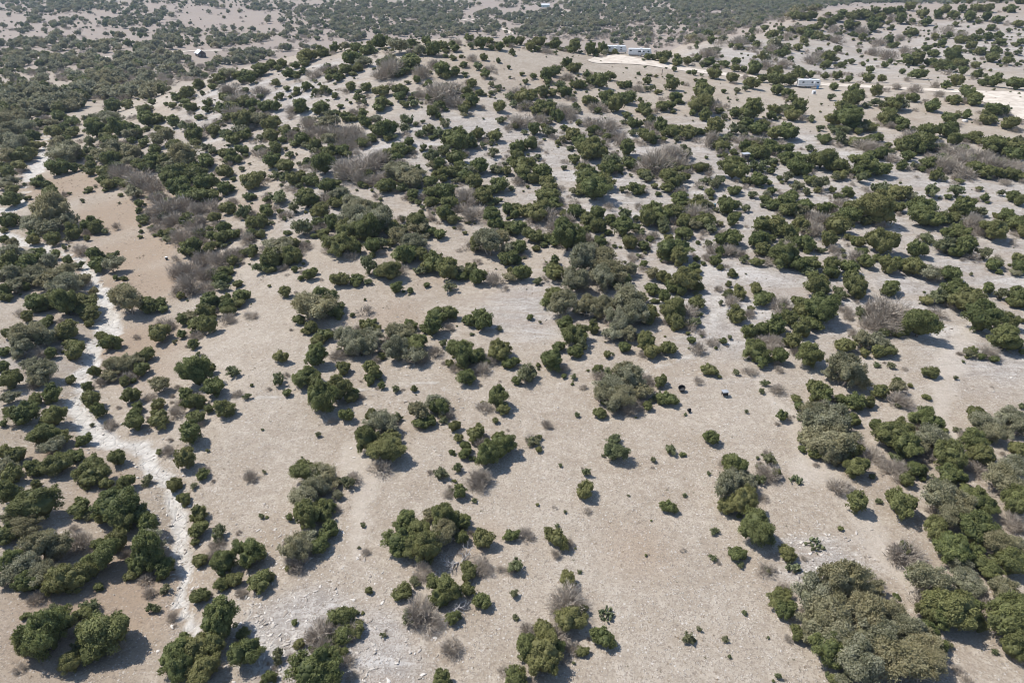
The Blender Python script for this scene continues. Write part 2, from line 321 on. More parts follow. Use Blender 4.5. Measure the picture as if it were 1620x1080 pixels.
plants(810, 180, 4, """
j 290,10,100 420,55,50 330,88,52 20,80,45 145,105,80 120,190,90 35,215,90 30,280,80 60,340,140 290,184,36 395,290,75 440,340,55 390,140,110 500,200,170 430,180,90 520,240,130 580,245,60 520,100,80 760,60,80 850,140,100 950,70,100 880,40,60 1020,110,90 1115,105,105 735,225,100 1100,240,100 940,310,100 1010,410,140 1090,400,70 1080,340,70
j 620,350,100 680,350,60 780,470,90 480,410,150 530,490,150 440,470,80 190,365,110 220,430,100 130,415,70 240,465,80 220,520,120 170,600,160 250,570,110 130,630,90 400,620,90 470,680,90 540,640,100 540,720,90 620,670,70 40,720,110 30,600,70 20,640,60 130,770,110 210,785,80 350,800,180 290,800,80 440,760,80
j 700,735,110 780,720,60 740,825,85 830,840,65 920,620,150 860,680,100 1060,540,100 1190,570,110 1220,670,130 1090,680,100 1090,750,90 1030,860,170 960,900,80 1060,920,120 835,950,56 1230,10,90 1290,90,120 1320,190,90 1550,80,120 1590,60,90 1470,215,80 1560,235,130 1345,262,40 1195,335,85 1400,355,140 1475,425,50 1558,415,95 1408,485,70
j 1255,500,60 1328,545,42 1370,590,120 1410,575,60 1600,540,70 1400,680,75 1395,790,120 1290,935,75 1315,880,55 1550,935,70 1560,800,130 1600,700,60 1590,860,90 1390,1015,50 1175,995,55 270,1010,110 450,835,50 560,810,80 700,1040,110 960,1040,90 1110,1040,120 60,1010,120 270,935,60 50,850,90 20,920,70
o 560,930,220 450,960,200 620,1000,200 500,870,130 740,990,100 890,1020,80
b 60,20,150 200,20,120 500,40,120 600,60,160 680,120,120 700,160,110 880,60,90 930,250,280 1010,230,180 880,300,160 1060,300,120 1040,400,150 40,410,90 300,540,80 220,640,120 350,650,110 280,700,120 480,780,80 800,770,80 1060,620,150 1170,610,180 1100,560,80 900,760,80 760,900,60 1250,150,130 1470,150,110 1560,160,110 1280,850,90 1380,860,100 1230,900,60 1460,880,60
s 235,115,95 160,272,55 365,270,40 330,345,40 900,150,80 640,300,130 855,405,90 700,480,60 700,640,100 780,670,50 950,700,120 1347,22,55 1449,35,58 1420,100,110 1540,335,100 1522,517,60 1225,425,70 1285,435,110 1480,600,70 1240,820,55 1460,925,60""")
plants(1215, 180, 4, """
j 15,15,60 160,5,100 510,35,150 560,70,90 640,70,100 765,20,120 870,75,60 1160,20,110 1255,10,60 1385,30,90 1540,55,115 1140,105,110 125,110,130 365,150,85 15,100,30 30,200,110 130,220,70 120,265,95 340,290,140 425,320,120 190,340,130 200,300,90 40,330,30 405,485,40 510,375,40 570,170,90 690,150,80 720,250,90
j 840,190,90 900,200,120 980,190,120 1010,120,110 915,265,40 1010,320,85 855,330,65 1180,165,90 1310,145,85 1440,200,130 1540,230,130 1410,360,120 1310,350,90 1520,385,70 1600,390,80 1070,390,80 610,310,160 700,340,130 580,360,80 830,500,130 1338,470,40 1370,537,48 1550,520,80 1600,550,80
j 20,490,60 15,545,70 110,560,110 150,520,90 130,600,110 240,590,110 495,500,65 440,530,60 390,590,70 540,590,110 520,650,120 345,620,80 440,710,120 690,620,200 700,570,60 760,590,60 825,585,85 975,600,160 1000,660,140 1100,660,90 1180,650,90 1240,610,110 1220,740,110 1430,745,140 1510,645,90 1580,690,110 1610,750,70
j 40,710,130 130,750,110 210,700,110 235,820,120 380,810,90 535,788,50 580,820,60 600,880,70 620,940,90 20,880,80 100,920,140 200,950,120 280,940,110 390,970,100 395,1010,90 515,970,110 540,1060,120 300,1060,110 725,820,180 945,865,120 1250,850,120 1260,790,80 1435,950,105 760,965,120 830,950,80 930,970,130 1160,1020,125 1600,930,100 1590,980,80
b 780,60,80 1590,40,60 620,180,140 700,200,80 790,270,90 930,130,120 1100,200,110 1100,300,150 1200,220,150 1260,280,180 1180,330,130 1360,250,150 1450,300,180 1570,300,120 1200,390,80 1250,360,120 1330,310,120 1130,260,120 1520,330,110 260,640,80 470,550,90 350,670,130 640,620,120 720,690,80 1300,690,130 1360,740,90 300,730,120 280,690,110 130,830,90 430,850,90 560,900,110 1060,1030,80
s 330,90,60 455,165,90 265,220,60 120,410,80 425,405,65 330,450,110 190,455,90 240,500,65 920,330,60 1590,165,80 585,410,90 710,465,130 1030,490,110 1195,497,95 1350,620,90 1000,790,80 1130,840,140 1360,890,110 1285,1015,30""")
plants(0, 430, 4, """
o 420,80,250 300,60,150 520,60,150 600,130,90 90,100,120 820,200,260 760,170,140 180,420,220 280,420,160 130,490,180 400,400,110 740,590,190 830,580,150 700,660,110 280,640,190 250,700,120 200,590,120 60,800,120 1010,720,170 1200,290,110
j 230,200,150 330,180,150 420,220,180 540,190,150 180,290,90 290,315,95 570,260,130 567,330,60 20,130,100 150,90,80 930,210,140 780,90,62 430,370,160 480,500,190 50,400,80 110,380,90 330,520,80 30,500,90 700,440,190 640,410,110 925,525,115 600,630,110 900,620,120 790,690,90
j 70,690,160 450,690,80 20,600,90 340,780,180 220,810,100 150,900,190 350,920,180 40,880,60 20,960,60 560,740,90 590,820,160 620,890,120 835,790,130 870,860,90 1250,660,210 1330,620,80 1360,740,140 1170,770,100 1230,820,150 1000,840,100 860,960,140 1000,940,150 1240,920,120 1420,860,140 840,900,100 1593,718,25 1205,1040,170
j 1222,465,70 1150,400,60 1015,390,160 1160,310,90 1260,320,140 1330,350,110 1320,190,120 1440,210,90 1430,170,70 1440,250,80 1500,90,100 1530,150,110 1390,50,80 1140,155,60 1210,100,50 1300,260,120 280,1040,180 400,1050,130 530,1060,150
b 640,690,90 690,960,140 940,780,90 1100,880,140 1130,820,80 1500,760,70 1030,320,140 1060,340,100 1240,390,90 1430,290,110 1115,120,95 860,405,60 1200,60,200 1290,80,120 1100,30,150
s 580,970,50 1560,790,65 1255,520,40 1100,450,40 1300,240,90 1400,90,100""")
plants(405, 430, 4, """
j 185,135,75 430,190,150 500,250,110 270,300,80 350,355,80 430,400,110 390,430,90 610,272,36 895,105,80 978,122,36 690,175,20 1150,270,130 1130,350,120 1225,270,65 1330,308,55 1430,310,140 700,345,100 980,335,85 1020,450,150 600,500,70 160,540,98 385,545,150 310,660,160 195,765,60 370,690,110 420,820,210 520,760,170 610,770,90 560,710,60 600,800,80
j 550,605,110 730,620,130 720,680,80 755,650,80 800,722,52 1000,742,48 1300,530,180 1330,490,100 1400,550,100 1320,660,140 1310,600,80 1225,580,70 1540,500,150 1600,580,80 1530,800,160 1560,870,90 1160,860,140 1050,950,110 1100,940,100 570,910,110 700,1030,150 730,910,80 850,1060,150 1255,982,75 1390,1020,130 1280,1055,60 1550,1060,130
o 370,220,240 330,200,160 570,430,160 720,410,160 640,480,160 720,490,120 910,390,170 880,500,160 1000,540,120 1140,830,160 1030,900,170 780,970,200 850,1010,130
b 1050,540,100 520,510,110 750,540,80 1430,600,120 1440,840,110 1210,890,100 1440,1050,80
s 275,190,70 140,690,110 885,745,65 1180,460,80 890,920,95 395,1032,52""")
plants(810, 430, 4, """
o 400,50,200 560,50,180 330,210,180 460,220,170 560,240,150 720,200,200 660,310,180 760,270,180 640,390,130 740,400,110 900,30,70 720,640,200 640,720,220 760,700,200 570,790,150 700,800,220 820,760,150 650,860,130
j 690,60,110 290,40,120 260,150,130 220,190,90 870,270,110 520,350,90 340,330,90 400,390,180 300,470,90 400,510,90 840,440,150 890,505,120 990,480,115 885,105,95 960,160,90 980,40,80 1090,80,140 1180,100,60 1020,250,150 1030,320,110 1170,190,110 1075,130,70 265,570,150 215,560,70 115,285,50 330,660,40 20,570,60 480,622,20
j 605,525,55 545,620,75 555,890,95 860,850,70 940,690,100 985,800,130 1248,618,105 1260,1050,115 175,1050,35 1440,130,90 1370,82,35 1540,110,90 1585,170,120 1430,270,120 1510,240,40 1500,380,110 1580,370,90 1540,510,160 1580,560,100 1135,435,58 1115,388,30 1335,440,50 1395,18,45 1290,482,22
b 800,170,100 1120,240,120 1130,310,120 330,600,90 220,960,80 450,720,60 760,850,130 860,680,100 120,1050,90 1400,180,110 1310,100,60 1500,260,80 1590,430,110 1180,470,120 1270,430,80 1200,380,60
s 430,470,110 175,320,25 105,650,180 392,668,45 410,905,45 920,780,90 1415,635,50 1600,705,60 650,1070,110 1480,885,35 1355,150,60 1325,200,40 1378,418,38""")
plants(1215, 430, 4, """
j 300,100,130 330,170,110 15,160,50 200,190,100 330,260,170 220,250,110 130,300,110 60,350,130 215,370,120 150,440,130 80,540,110 260,545,160 20,560,50 550,100,150 580,150,70 790,100,100 960,350,190 1000,290,120 880,360,110 740,375,80 820,380,80 495,465,120 740,490,140 610,520,60 690,510,80 1032,635,92
j 1200,140,150 1250,190,180 1310,200,110 1390,110,80 1590,150,120 1570,200,80 1350,310,200 1380,290,150 1530,320,110 1490,430,190 1560,450,90 1290,500,70 1350,535,50 1430,550,60 1610,510,50 1605,310,40 310,750,150 350,790,110 545,830,130 635,830,90 470,800,90 540,940,90 190,850,60 85,920,70 715,765,110 900,718,40 820,700,80 683,960,92 970,910,160 1040,970,140 860,1000,170 1070,1020,110 1310,900,120
o 600,440,130 690,450,130 480,640,250 560,680,160 400,650,120 530,720,180 300,900,250 380,960,260 250,960,180 460,1000,170 810,740,120 1380,960,240 1540,920,200 1580,1000,150 1450,1030,200
b 80,190,130 40,420,120 40,480,110 180,490,80 90,250,100 750,240,260 820,230,220 700,200,150 720,300,200 640,320,120 490,230,90 510,280,60 540,370,80 870,605,50 1390,490,140 560,1020,80 130,910,60 60,730,110 850,790,170 960,980,80 1080,1050,110 1250,1040,130
s 465,150,80 585,270,100 775,592,58 1185,672,35 1232,568,26 1090,160,140 1150,170,100 1470,150,90 820,845,50 720,1030,120 1610,850,60""")
plants(0, 680, 2.7, """
j 200,40,150 350,50,110 60,110,110 20,90,70 150,160,90 245,150,130 160,40,100 320,110,90 50,190,110 390,180,150 500,125,110 455,225,82 540,225,95 400,130,100 155,235,50 40,280,130 160,330,190 335,330,110 510,330,200 470,300,120 600,360,110 530,400,120 430,370,90 30,440,120 500,480,110 640,420,110 650,540,230 600,570,120 700,590,110 440,550,150 300,630,160 250,650,150 60,580,130 380,600,110 120,660,120 430,490,100
j 815,45,120 680,95,40 800,135,100 870,190,60 745,240,105 785,295,78 855,358,88 850,425,90 830,480,45 858,555,75 1065,520,135 960,575,120 945,655,75 1005,638,72 1115,640,105 850,710,92 200,890,250 250,830,170 120,920,150 450,880,230 300,1000,120 400,940,130 500,860,130
j 950,830,170 1040,870,60 1055,960,140 830,940,220 760,980,150 870,1030,170 760,1040,150 920,920,110 1280,915,50 1330,935,30 1350,1040,200 1440,795,90 1435,940,60 1150,1055,60 1260,820,30 1420,1000,100 1310,180,130 1380,340,110 1310,380,130 1405,430,88 1370,500,80 1240,375,40 1230,590,40
o 230,70,130 30,170,110 100,420,150 250,500,180 170,520,180 110,580,180 650,490,160 180,630,150 30,640,100 1370,190,150 1310,280,160 1350,250,130 1420,230,80 1260,520,160 1320,470,110 1440,280,60
b 330,470,130 150,710,90 715,80,90 865,165,65 920,480,80 905,530,70 1030,690,60 735,790,60 640,690,70 1280,990,110 1360,850,140 1380,920,110 1270,560,110 1430,330,60 1070,195,70
s 628,212,65 932,440,85 650,765,65 330,930,80 1185,965,75 1130,180,22 1362,22,45 1118,368,32""")
plants(540, 680, 2.7, """
j 195,85,150 110,60,110 560,20,90 498,42,45 530,75,50 615,115,130 690,70,130 530,100,60 472,95,28 505,265,68 848,35,30 1043,262,84 1397,328,80 275,400,120 250,480,150 330,430,110 440,390,110 520,405,72 370,520,140 300,500,110 510,460,70 540,600,90 610,465,100 430,670,150 470,700,110 540,680,65 600,730,90 430,730,70 480,800,70 728,448,68
j 915,465,105 970,640,92 980,810,145 1030,770,70 1115,890,95 870,860,90 860,960,180 790,940,130 900,930,110 880,1000,110 118,687,34 20,810,90 15,945,40 745,1065,110 435,1072,90
o 385,360,80 400,470,170 450,440,130
b 600,50,80 580,190,110 455,265,50 590,230,80 815,40,60 340,590,110 600,570,110 330,760,140 360,800,130 785,440,90 965,480,70 920,520,60 960,720,170 985,925,75 800,850,90 20,850,100 20,980,80 105,515,45 470,920,100
s 30,230,70 425,190,75 500,165,55 825,45,70 1165,98,140 1405,88,60 1335,128,40 290,800,90 745,580,85 65,780,35 90,405,30 180,875,35 955,350,20 1050,185,50 935,150,25 735,700,60
c 1132,788,60
d 500,520,170 460,740,160""")
plants(1080, 680, 2.7, """
j 128,50,92 220,170,110 250,320,130 200,330,100 325,420,170 290,450,120 400,190,45 232,530,75 446,525,76 570,90,80 720,90,90 745,165,110 510,80,40 740,320,105 900,30,160 950,80,130 1000,170,90 955,210,75 1130,120,150 1240,60,130 1150,190,120 1270,110,110 1440,80,100 935,325,135 1230,260,90 1280,330,110 1250,440,150 1080,420,110 1270,290,90
j 1420,320,130 1150,520,140 1250,530,80 1400,570,130 1300,590,120 1150,770,230 1100,800,150 1250,820,90 1200,750,150 1060,780,110 1350,650,80 1390,810,190 1440,780,120 1420,920,140 420,720,110 440,770,90 485,870,70 625,950,150 1040,860,90 1090,920,80 690,980,110
o 240,210,130 190,260,150 280,250,110 640,60,200 540,20,120 640,110,130 1010,70,110 1060,40,150 1350,60,160 1100,310,200 1060,350,180 1180,330,170 1150,390,150 1350,220,200 1400,160,150 1420,260,150 1190,580,130 1350,510,160 1420,500,130 1210,650,150 1040,650,190 1090,640,130 1380,690,150
o 690,680,240 560,720,220 780,660,150 820,690,110 640,800,240 760,790,240 560,820,170 880,780,150 680,900,240 820,900,260 960,860,180 760,1000,240 900,1000,260 1030,920,180 1060,1010,180 560,880,120 690,1065,90
b 370,175,100 680,230,110 750,60,80 820,100,110 910,160,110 1200,120,80 1040,90,90 1430,390,110 960,520,140 980,560,80 1040,700,130 1310,740,90 1440,960,80
s 110,185,25 370,130,70 940,510,90 620,1045,45 20,890,60 70,850,35 265,780,30 130,545,40 360,600,35 410,1055,40 200,965,25 1330,945,35
c 567,488,75 470,588,55 480,212,50""")
plants(540, 0, 3, """
j 130,230,70 190,200,90 330,205,60 400,190,70 440,240,80 480,225,50 540,230,50 605,185,50 665,205,80 700,195,50 750,215,60 800,195,70 850,195,60 900,220,60 940,195,80 1020,210,70 1075,230,40 810,248,38 1110,225,70 1180,240,70 1240,235,60 50,280,90 20,330,70 80,320,60 40,350,70 70,225,60 320,290,110 280,340,60 210,300,80 480,335,80 525,272,32 570,268,22 585,308,38 545,340,60
j 745,290,28 795,320,26 685,355,45 855,352,25 910,360,40 622,395,58 875,388,32 970,365,70 1005,335,75 1070,300,60 1110,322,70 1165,358,36 1125,400,60 1230,390,80 1275,360,60 1185,385,50 980,390,30 45,410,60 120,415,60 190,430,75 280,420,80 275,455,60 195,490,70 300,492,52 330,465,28 360,380,45 415,400,50 590,430,60 620,480,70 650,440,36 710,440,30 415,470,40 470,505,50 750,508,62
j 870,455,110 960,440,60 1000,440,50 1060,435,70 910,450,60 950,500,80 1000,520,60 1170,475,70 1260,460,80 1310,500,90 1360,465,80 1110,510,50 580,525,50 430,530,60 75,470,40 1360,400,55 1455,385,45 1515,435,22 1560,365,50 1575,400,90 1410,350,20 1465,355,22 1495,362,22 1420,470,25 1440,515,70 1530,500,70 1585,460,70 1600,480,40 1298,247,36 1460,264,60 1530,268,75 1590,265,40 1580,328,36 1600,290,60
o 20,220,60 270,220,110 370,240,70 110,290,80
b 540,190,70 620,265,70 985,235,60 1040,225,40 230,310,150 380,330,110 180,340,100 440,300,80 700,320,60 1080,355,70 480,420,160 530,400,120 540,470,100 420,440,90 830,425,80 880,490,80 1210,490,100 1060,510,120 370,440,70 60,520,60 1410,410,70
s 650,315,60 710,402,40 748,415,42 1040,410,70 110,490,40""")
plants(1080, 0, 3, """
j 20,290,50 70,280,40 120,290,70 160,315,40 200,300,60 250,320,60 255,290,50 340,320,100 290,330,40 30,342,30 55,347,36 95,317,20 148,350,78 235,370,75 330,395,85 380,375,50 440,345,90 450,375,100 510,380,80 60,380,25 100,440,120 195,433,30 90,400,60 80,490,120 330,510,160 430,520,60 455,425,80 500,440,70 520,470,44 545,515,90 560,345,70 605,355,50 380,270,60 675,365,40 735,360,60 790,375,52 720,413,52 825,415,40 880,375,60 945,375,50
j 815,465,120 800,425,50 915,437,66 800,522,90 1000,490,100 1090,465,60 1185,500,80 980,530,70 1290,470,70 1350,440,90 1390,470,80 1250,410,50 1300,385,80 1430,390,60 1480,385,90 1590,390,110 1440,390,80 1480,520,80 1350,533,30 265,222,46 330,148,46 320,190,55 460,185,28 500,218,34 400,230,40 350,215,40 480,250,70 510,185,20 430,150,90 390,130,50 465,135,40 510,145,50 560,80,50 610,75,60 655,95,36 605,125,40 645,125,50 600,155,70 560,150,50
j 690,68,40 740,75,80 760,60,50 830,70,60 690,175,45 790,115,80 830,118,36 640,175,50 550,225,50 575,195,50 735,235,45 650,235,30 690,270,80 750,310,40 800,290,45 690,305,60 855,180,45 900,130,60 925,115,40 895,100,40 915,50,50 995,130,34 980,185,60 1010,215,40 890,330,50 960,310,40 985,295,30 1060,265,50 1110,285,80 1180,295,60 1160,225,50 1190,250,60 1090,150,60 1040,95,60 1030,45,60 1090,100,40 1160,105,50 1150,50,90 1200,175,40 1230,208,46 1265,170,40 1210,70,60
j 1290,60,90 1360,75,90 1320,185,60 1370,218,50 1305,230,60 1295,118,28 1410,155,40 1380,180,40 1450,175,50 1510,202,46 1420,235,66 1465,135,36 1500,170,40 1540,290,55 1470,270,70 1390,310,50 1480,245,50 1330,340,52 1395,352,70 1240,315,70 1300,300,60 1280,265,80 1330,300,50 1120,350,80 1045,340,40 1440,80,60 1390,40,50 1500,90,60 1600,110,60 1600,200,50 1560,40,60 1450,40,60 1330,40,60 1250,40,60 1080,35,50 980,50,60 940,85,60 860,60,40 800,80,60 700,110,50 880,75,50
b 130,240,110 300,360,80 20,395,60 150,490,100 480,290,90 400,300,90 700,350,80 640,340,70 780,345,60 850,350,70 970,420,70 1010,400,110 1110,410,130 1060,440,80 1220,440,90 1350,470,60 1200,400,90 270,190,100 430,220,90 500,160,70 540,120,70 740,170,110 720,130,70 620,270,100 660,250,90 850,140,80 920,220,130 1030,170,60 940,180,110 990,250,110 1060,230,80 1000,80,60 1250,130,90 1330,160,80 1260,340,80 1070,370,80
o 150,245,70
s 260,428,52 215,467,20 480,520,50 705,465,50 920,488,55 1545,145,36 1590,250,50 1540,530,60""")
plants(0, 0, 3, """
j 540,505,80 600,495,60 680,520,70 720,485,36 785,492,20 820,500,40 840,460,60 890,440,80 880,480,50 900,510,60 960,443,24 940,400,60 1010,410,45 1040,370,70 1070,460,80 1100,500,80 1160,480,70 1200,490,60 1260,500,80 1310,510,50 1330,460,40 1310,395,44 1370,350,60 1440,340,40 1360,420,36 1410,430,44 1240,330,80 1290,310,60 1340,305,50 1460,260,100 1530,240,80 1440,290,60 1590,230,60 1560,370,40 1600,370,50 1450,415,50 1500,435,40 1540,430,50 1590,455,40 1430,510,80 1530,515,80 1170,350,90 1190,380,50 980,520,40 1040,520,30
o 1080,350,80
b 530,480,70 1090,410,140 1130,460,130 1100,520,110 1230,420,90 1480,340,90 1550,320,90 1380,510,70""")
# far woods: ellipses (cx, cy, rx, ry) per enlarged window, filled with trees; b = leafless
FARWOOD = []
def farwood(ox, sc, text):
    kind = None
    for tok in text.split():
        if tok in 'jb': kind = tok; continue
        x, y, a, b = (float(v) for v in tok.split(','))
        FARWOOD.append((kind, ox + x/sc, y/sc, a/sc, b/sc))
farwood(0, 3, """j 180,35,180,45 330,30,120,35 450,25,150,25 600,50,110,25 740,5,120,12 900,10,130,22 1080,10,100,12 1250,30,120,25 1420,60,110,45 1540,100,80,40 1560,50,60,40 660,100,110,30 540,110,40,20 500,115,40,20 330,115,100,30 240,125,40,12 160,100,40,15 110,135,50,20 770,68,40,14 800,130,45,14 730,165,60,16 540,170,25,12 560,215,60,25 850,180,110,35 1130,175,110,40 1020,210,110,20 1200,190,80,25 1360,165,100,20 1010,155,30,15 940,155,20,10 700,225,100,30 820,215,90,25 100,230,120,35 300,220,110,30 430,225,70,25 510,240,60,20 40,300,100,45 170,310,150,55 400,300,100,35 620,290,60,25 750,290,200,28 540,320,130,20 1130,280,110,30 1010,310,40,15 1200,270,100,20 1480,150,60,40 450,390,90,60 420,460,100,25 100,480,200,50 40,460,80,40 250,500,150,40 600,460,150,20 700,440,100,25 30,530,100,30 170,530,130,25 910,110,20,15 1370,120,40,18
b 700,370,200,40 900,350,150,40 600,350,120,25 60,400,70,15 300,380,60,15 1400,240,100,20 250,180,60,25 1420,190,60,20 1540,180,60,20 170,410,60,30""")
farwood(540, 3, """j 100,40,130,40 300,50,150,40 250,110,250,60 450,60,120,50 550,30,80,20 400,150,200,35 600,140,150,30 700,80,70,22 520,90,50,22 720,130,60,25 870,90,100,25 880,130,60,40 1000,90,110,40 1060,120,150,50 1200,90,130,45 1400,70,150,40 1560,70,80,40 1150,38,100,14 1250,20,200,18 1450,15,200,18 805,28,40,14 880,15,25,12 960,8,60,10 735,58,25,9 1290,42,22,8 1430,160,45,22 1320,185,45,28 1550,120,60,30 900,160,90,25 30,130,80,50 50,180,60,20
b 1100,170,150,30 1250,150,150,40 1500,190,120,40 1400,120,120,25""")
farwood(1080, 3, """j 60,30,120,35 250,25,150,30 20,115,30,12 420,30,110,20 650,15,150,14 900,8,150,8 300,5,300,9 800,4,300,8 1200,3,350,7 1450,3,250,7 550,8,250,10 1000,5,350,8
b 420,45,150,30 100,100,110,40 250,100,150,40 450,70,130,30 60,170,80,40 180,150,80,25 560,40,120,20 330,80,100,30""")
# ------------------------------------------------------------------ plant materials
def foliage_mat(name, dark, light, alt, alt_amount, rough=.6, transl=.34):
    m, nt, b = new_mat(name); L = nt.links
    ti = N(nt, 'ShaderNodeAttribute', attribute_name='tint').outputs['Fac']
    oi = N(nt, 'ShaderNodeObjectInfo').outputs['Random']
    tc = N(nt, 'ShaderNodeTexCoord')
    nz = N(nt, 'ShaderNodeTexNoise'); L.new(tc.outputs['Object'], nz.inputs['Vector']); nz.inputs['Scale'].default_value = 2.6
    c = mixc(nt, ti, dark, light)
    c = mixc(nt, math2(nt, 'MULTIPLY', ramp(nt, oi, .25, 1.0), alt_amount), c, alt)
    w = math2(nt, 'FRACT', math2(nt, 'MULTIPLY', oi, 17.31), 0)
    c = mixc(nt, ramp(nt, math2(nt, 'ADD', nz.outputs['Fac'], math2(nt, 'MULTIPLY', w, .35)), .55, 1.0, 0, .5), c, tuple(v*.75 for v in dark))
    L.new(c, b.inputs['Base Color']); b.inputs['Roughness'].default_value = rough
    b.inputs['Specular IOR Level'].default_value = .25
    tr = N(nt, 'ShaderNodeBsdfTranslucent'); L.new(c, tr.inputs['Color'])
    mx = N(nt, 'ShaderNodeMixShader'); mx.inputs[0].default_value = transl
    L.new(b.outputs[0], mx.inputs[1]); L.new(tr.outputs[0], mx.inputs[2])
    L.new(mx.outputs[0], nt.nodes['Material Output'].inputs['Surface'])
    return m
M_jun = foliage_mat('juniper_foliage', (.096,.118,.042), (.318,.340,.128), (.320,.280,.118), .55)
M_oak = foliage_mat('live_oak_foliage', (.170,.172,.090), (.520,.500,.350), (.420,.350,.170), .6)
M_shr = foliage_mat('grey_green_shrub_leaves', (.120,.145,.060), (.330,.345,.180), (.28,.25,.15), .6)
def bark_mat(name, c0, c1):
    m, nt, b = new_mat(name); L = nt.links
    tc = N(nt, 'ShaderNodeTexCoord'); nz = N(nt, 'ShaderNodeTexNoise'); L.new(tc.outputs['Object'], nz.inputs['Vector']); nz.inputs['Scale'].default_value = 6
    oi = N(nt, 'ShaderNodeObjectInfo').outputs['Random']
    c = mixc(nt, ramp(nt, nz.outputs['Fac'], .35, .65), c0, c1)
    c = mixc(nt, math2(nt, 'MULTIPLY', oi, .4), c, tuple(v*.7 for v in c0))
    L.new(c, b.inputs['Base Color']); b.inputs['Roughness'].default_value = .9; b.inputs['Specular IOR Level'].default_value = .1
    return m
M_bark = bark_mat('brown_bark', (.14,.115,.095), (.22,.19,.165))
M_twig = bark_mat('grey_twigs', (.36,.305,.245), (.53,.465,.385))
M_dead = bark_mat('bleached_wood', (.46,.43,.41), (.62,.60,.575))

# ------------------------------------------------------------------ plant shapes (unit radius, standing on z = 0)
def unit(v): return v/(np.linalg.norm(v, axis=-1, keepdims=True)+1e-9)
def sph(r, n):
    return unit(r.normal(size=(n,3)))
def quads(p, a, b, l, w, taper=.55):
    l = l[:,None]*.5; w = w[:,None]*.5
    v = np.stack([p-a*l-b*w, p-a*l+b*w, p+a*l+b*w*taper, p+a*l-b*w*taper], 1).reshape(-1,3)
    return v, np.arange(len(v)).reshape(-1,4)
def with_tint(me, r, groups=None):
    n = len(me.polygons); t = np.clip(r.beta(2,2,n) if groups is None else groups + r.normal(0,.16,n), 0, 1)
    a = me.attributes.new('tint', 'FLOAT', 'FACE'); a.data.foreach_set('value', t.astype(np.float32)); return me
def ico(sub):
    t = (1+5**.5)/2
    v = [(-1,t,0),(1,t,0),(-1,-t,0),(1,-t,0),(0,-1,t),(0,1,t),(0,-1,-t),(0,1,-t),(t,0,-1),(t,0,1),(-t,0,-1),(-t,0,1)]
    f = [(0,11,5),(0,5,1),(0,1,7),(0,7,10),(0,10,11),(1,5,9),(5,11,4),(11,10,2),(10,7,6),(7,1,8),(3,9,4),(3,4,2),(3,2,6),(3,6,8),(3,8,9),(4,9,5),(2,4,11),(6,2,10),(8,6,7),(9,8,1)]
    v = [np.array(x, float) for x in v]
    for _ in range(sub):
        cache = {}; nf = []
        def mid(a, b):
            k = (min(a,b), max(a,b))
            if k not in cache: v.append((v[a]+v[b])/2); cache[k] = len(v)-1
            return cache[k]
        for a,b,c in f:
            x,y,z = mid(a,b), mid(b,c), mid(c,a); nf += [(a,x,z),(b,y,x),(c,z,y),(x,y,z)]
        f = nf; v = [u/np.linalg.norm(u) for u in v]
    return unit(np.array(v)), np.array(f)
def lobes_for(kind, r):
    """crown as big boughs carrying many small leaf clumps; returns boughs (centres, radii) and clumps (centres, radii)"""
    n1 = {'j': r.integers(6,11), 'o': r.integers(7,12), 's': r.integers(5,8)}[kind]
    hz = {'j': r.uniform(.52,.78), 'o': r.uniform(.50,.66), 's': r.uniform(.45,.62)}[kind]
    ax = np.array([r.uniform(.84,1), r.uniform(.84,1), hz]); zc = hz*{'j':.86,'o':1.02,'s':.92}[kind]
    d = sph(r, n1); d[:,2] = np.where(d[:,2] < -.35, -d[:,2], d[:,2]); rad = r.uniform(.30,.50,n1)
    c = d*(r.uniform(.86,1.0,n1)-rad)[:,None]*ax; c[:,2] += zc
    c = np.r_[c, [[0,0,zc*.95]]]; rad = np.r_[rad, [.52*hz/.6]]
    if kind == 'j' and r.random() < .45:
        c = np.r_[c, [[r.uniform(-.3,.3), r.uniform(-.3,.3), zc+hz*.75]]]; rad = np.r_[rad, [.26]]
    n2 = {'j': 80, 'o': 66, 's': 34}[kind]
    k = r.choice(len(rad), n2, p=rad**2/(rad**2).sum()); d2 = sph(r, n2)
    d2[:,2] = np.where((d2[:,2] < -.2) & (r.random(n2) < .6), -d2[:,2], d2[:,2])
    r2 = r.uniform(.09,.20,n2)*(1.0 if kind == 'j' else 1.1)
    c2 = c[k] + d2*(rad[k]*np.array([1,1,.85])[None].T).T*r.uniform(.72,1.06,n2)[:,None]
    c2[:,2] = np.maximum(c2[:,2], r2*.5)
    return c, rad, c2, r2
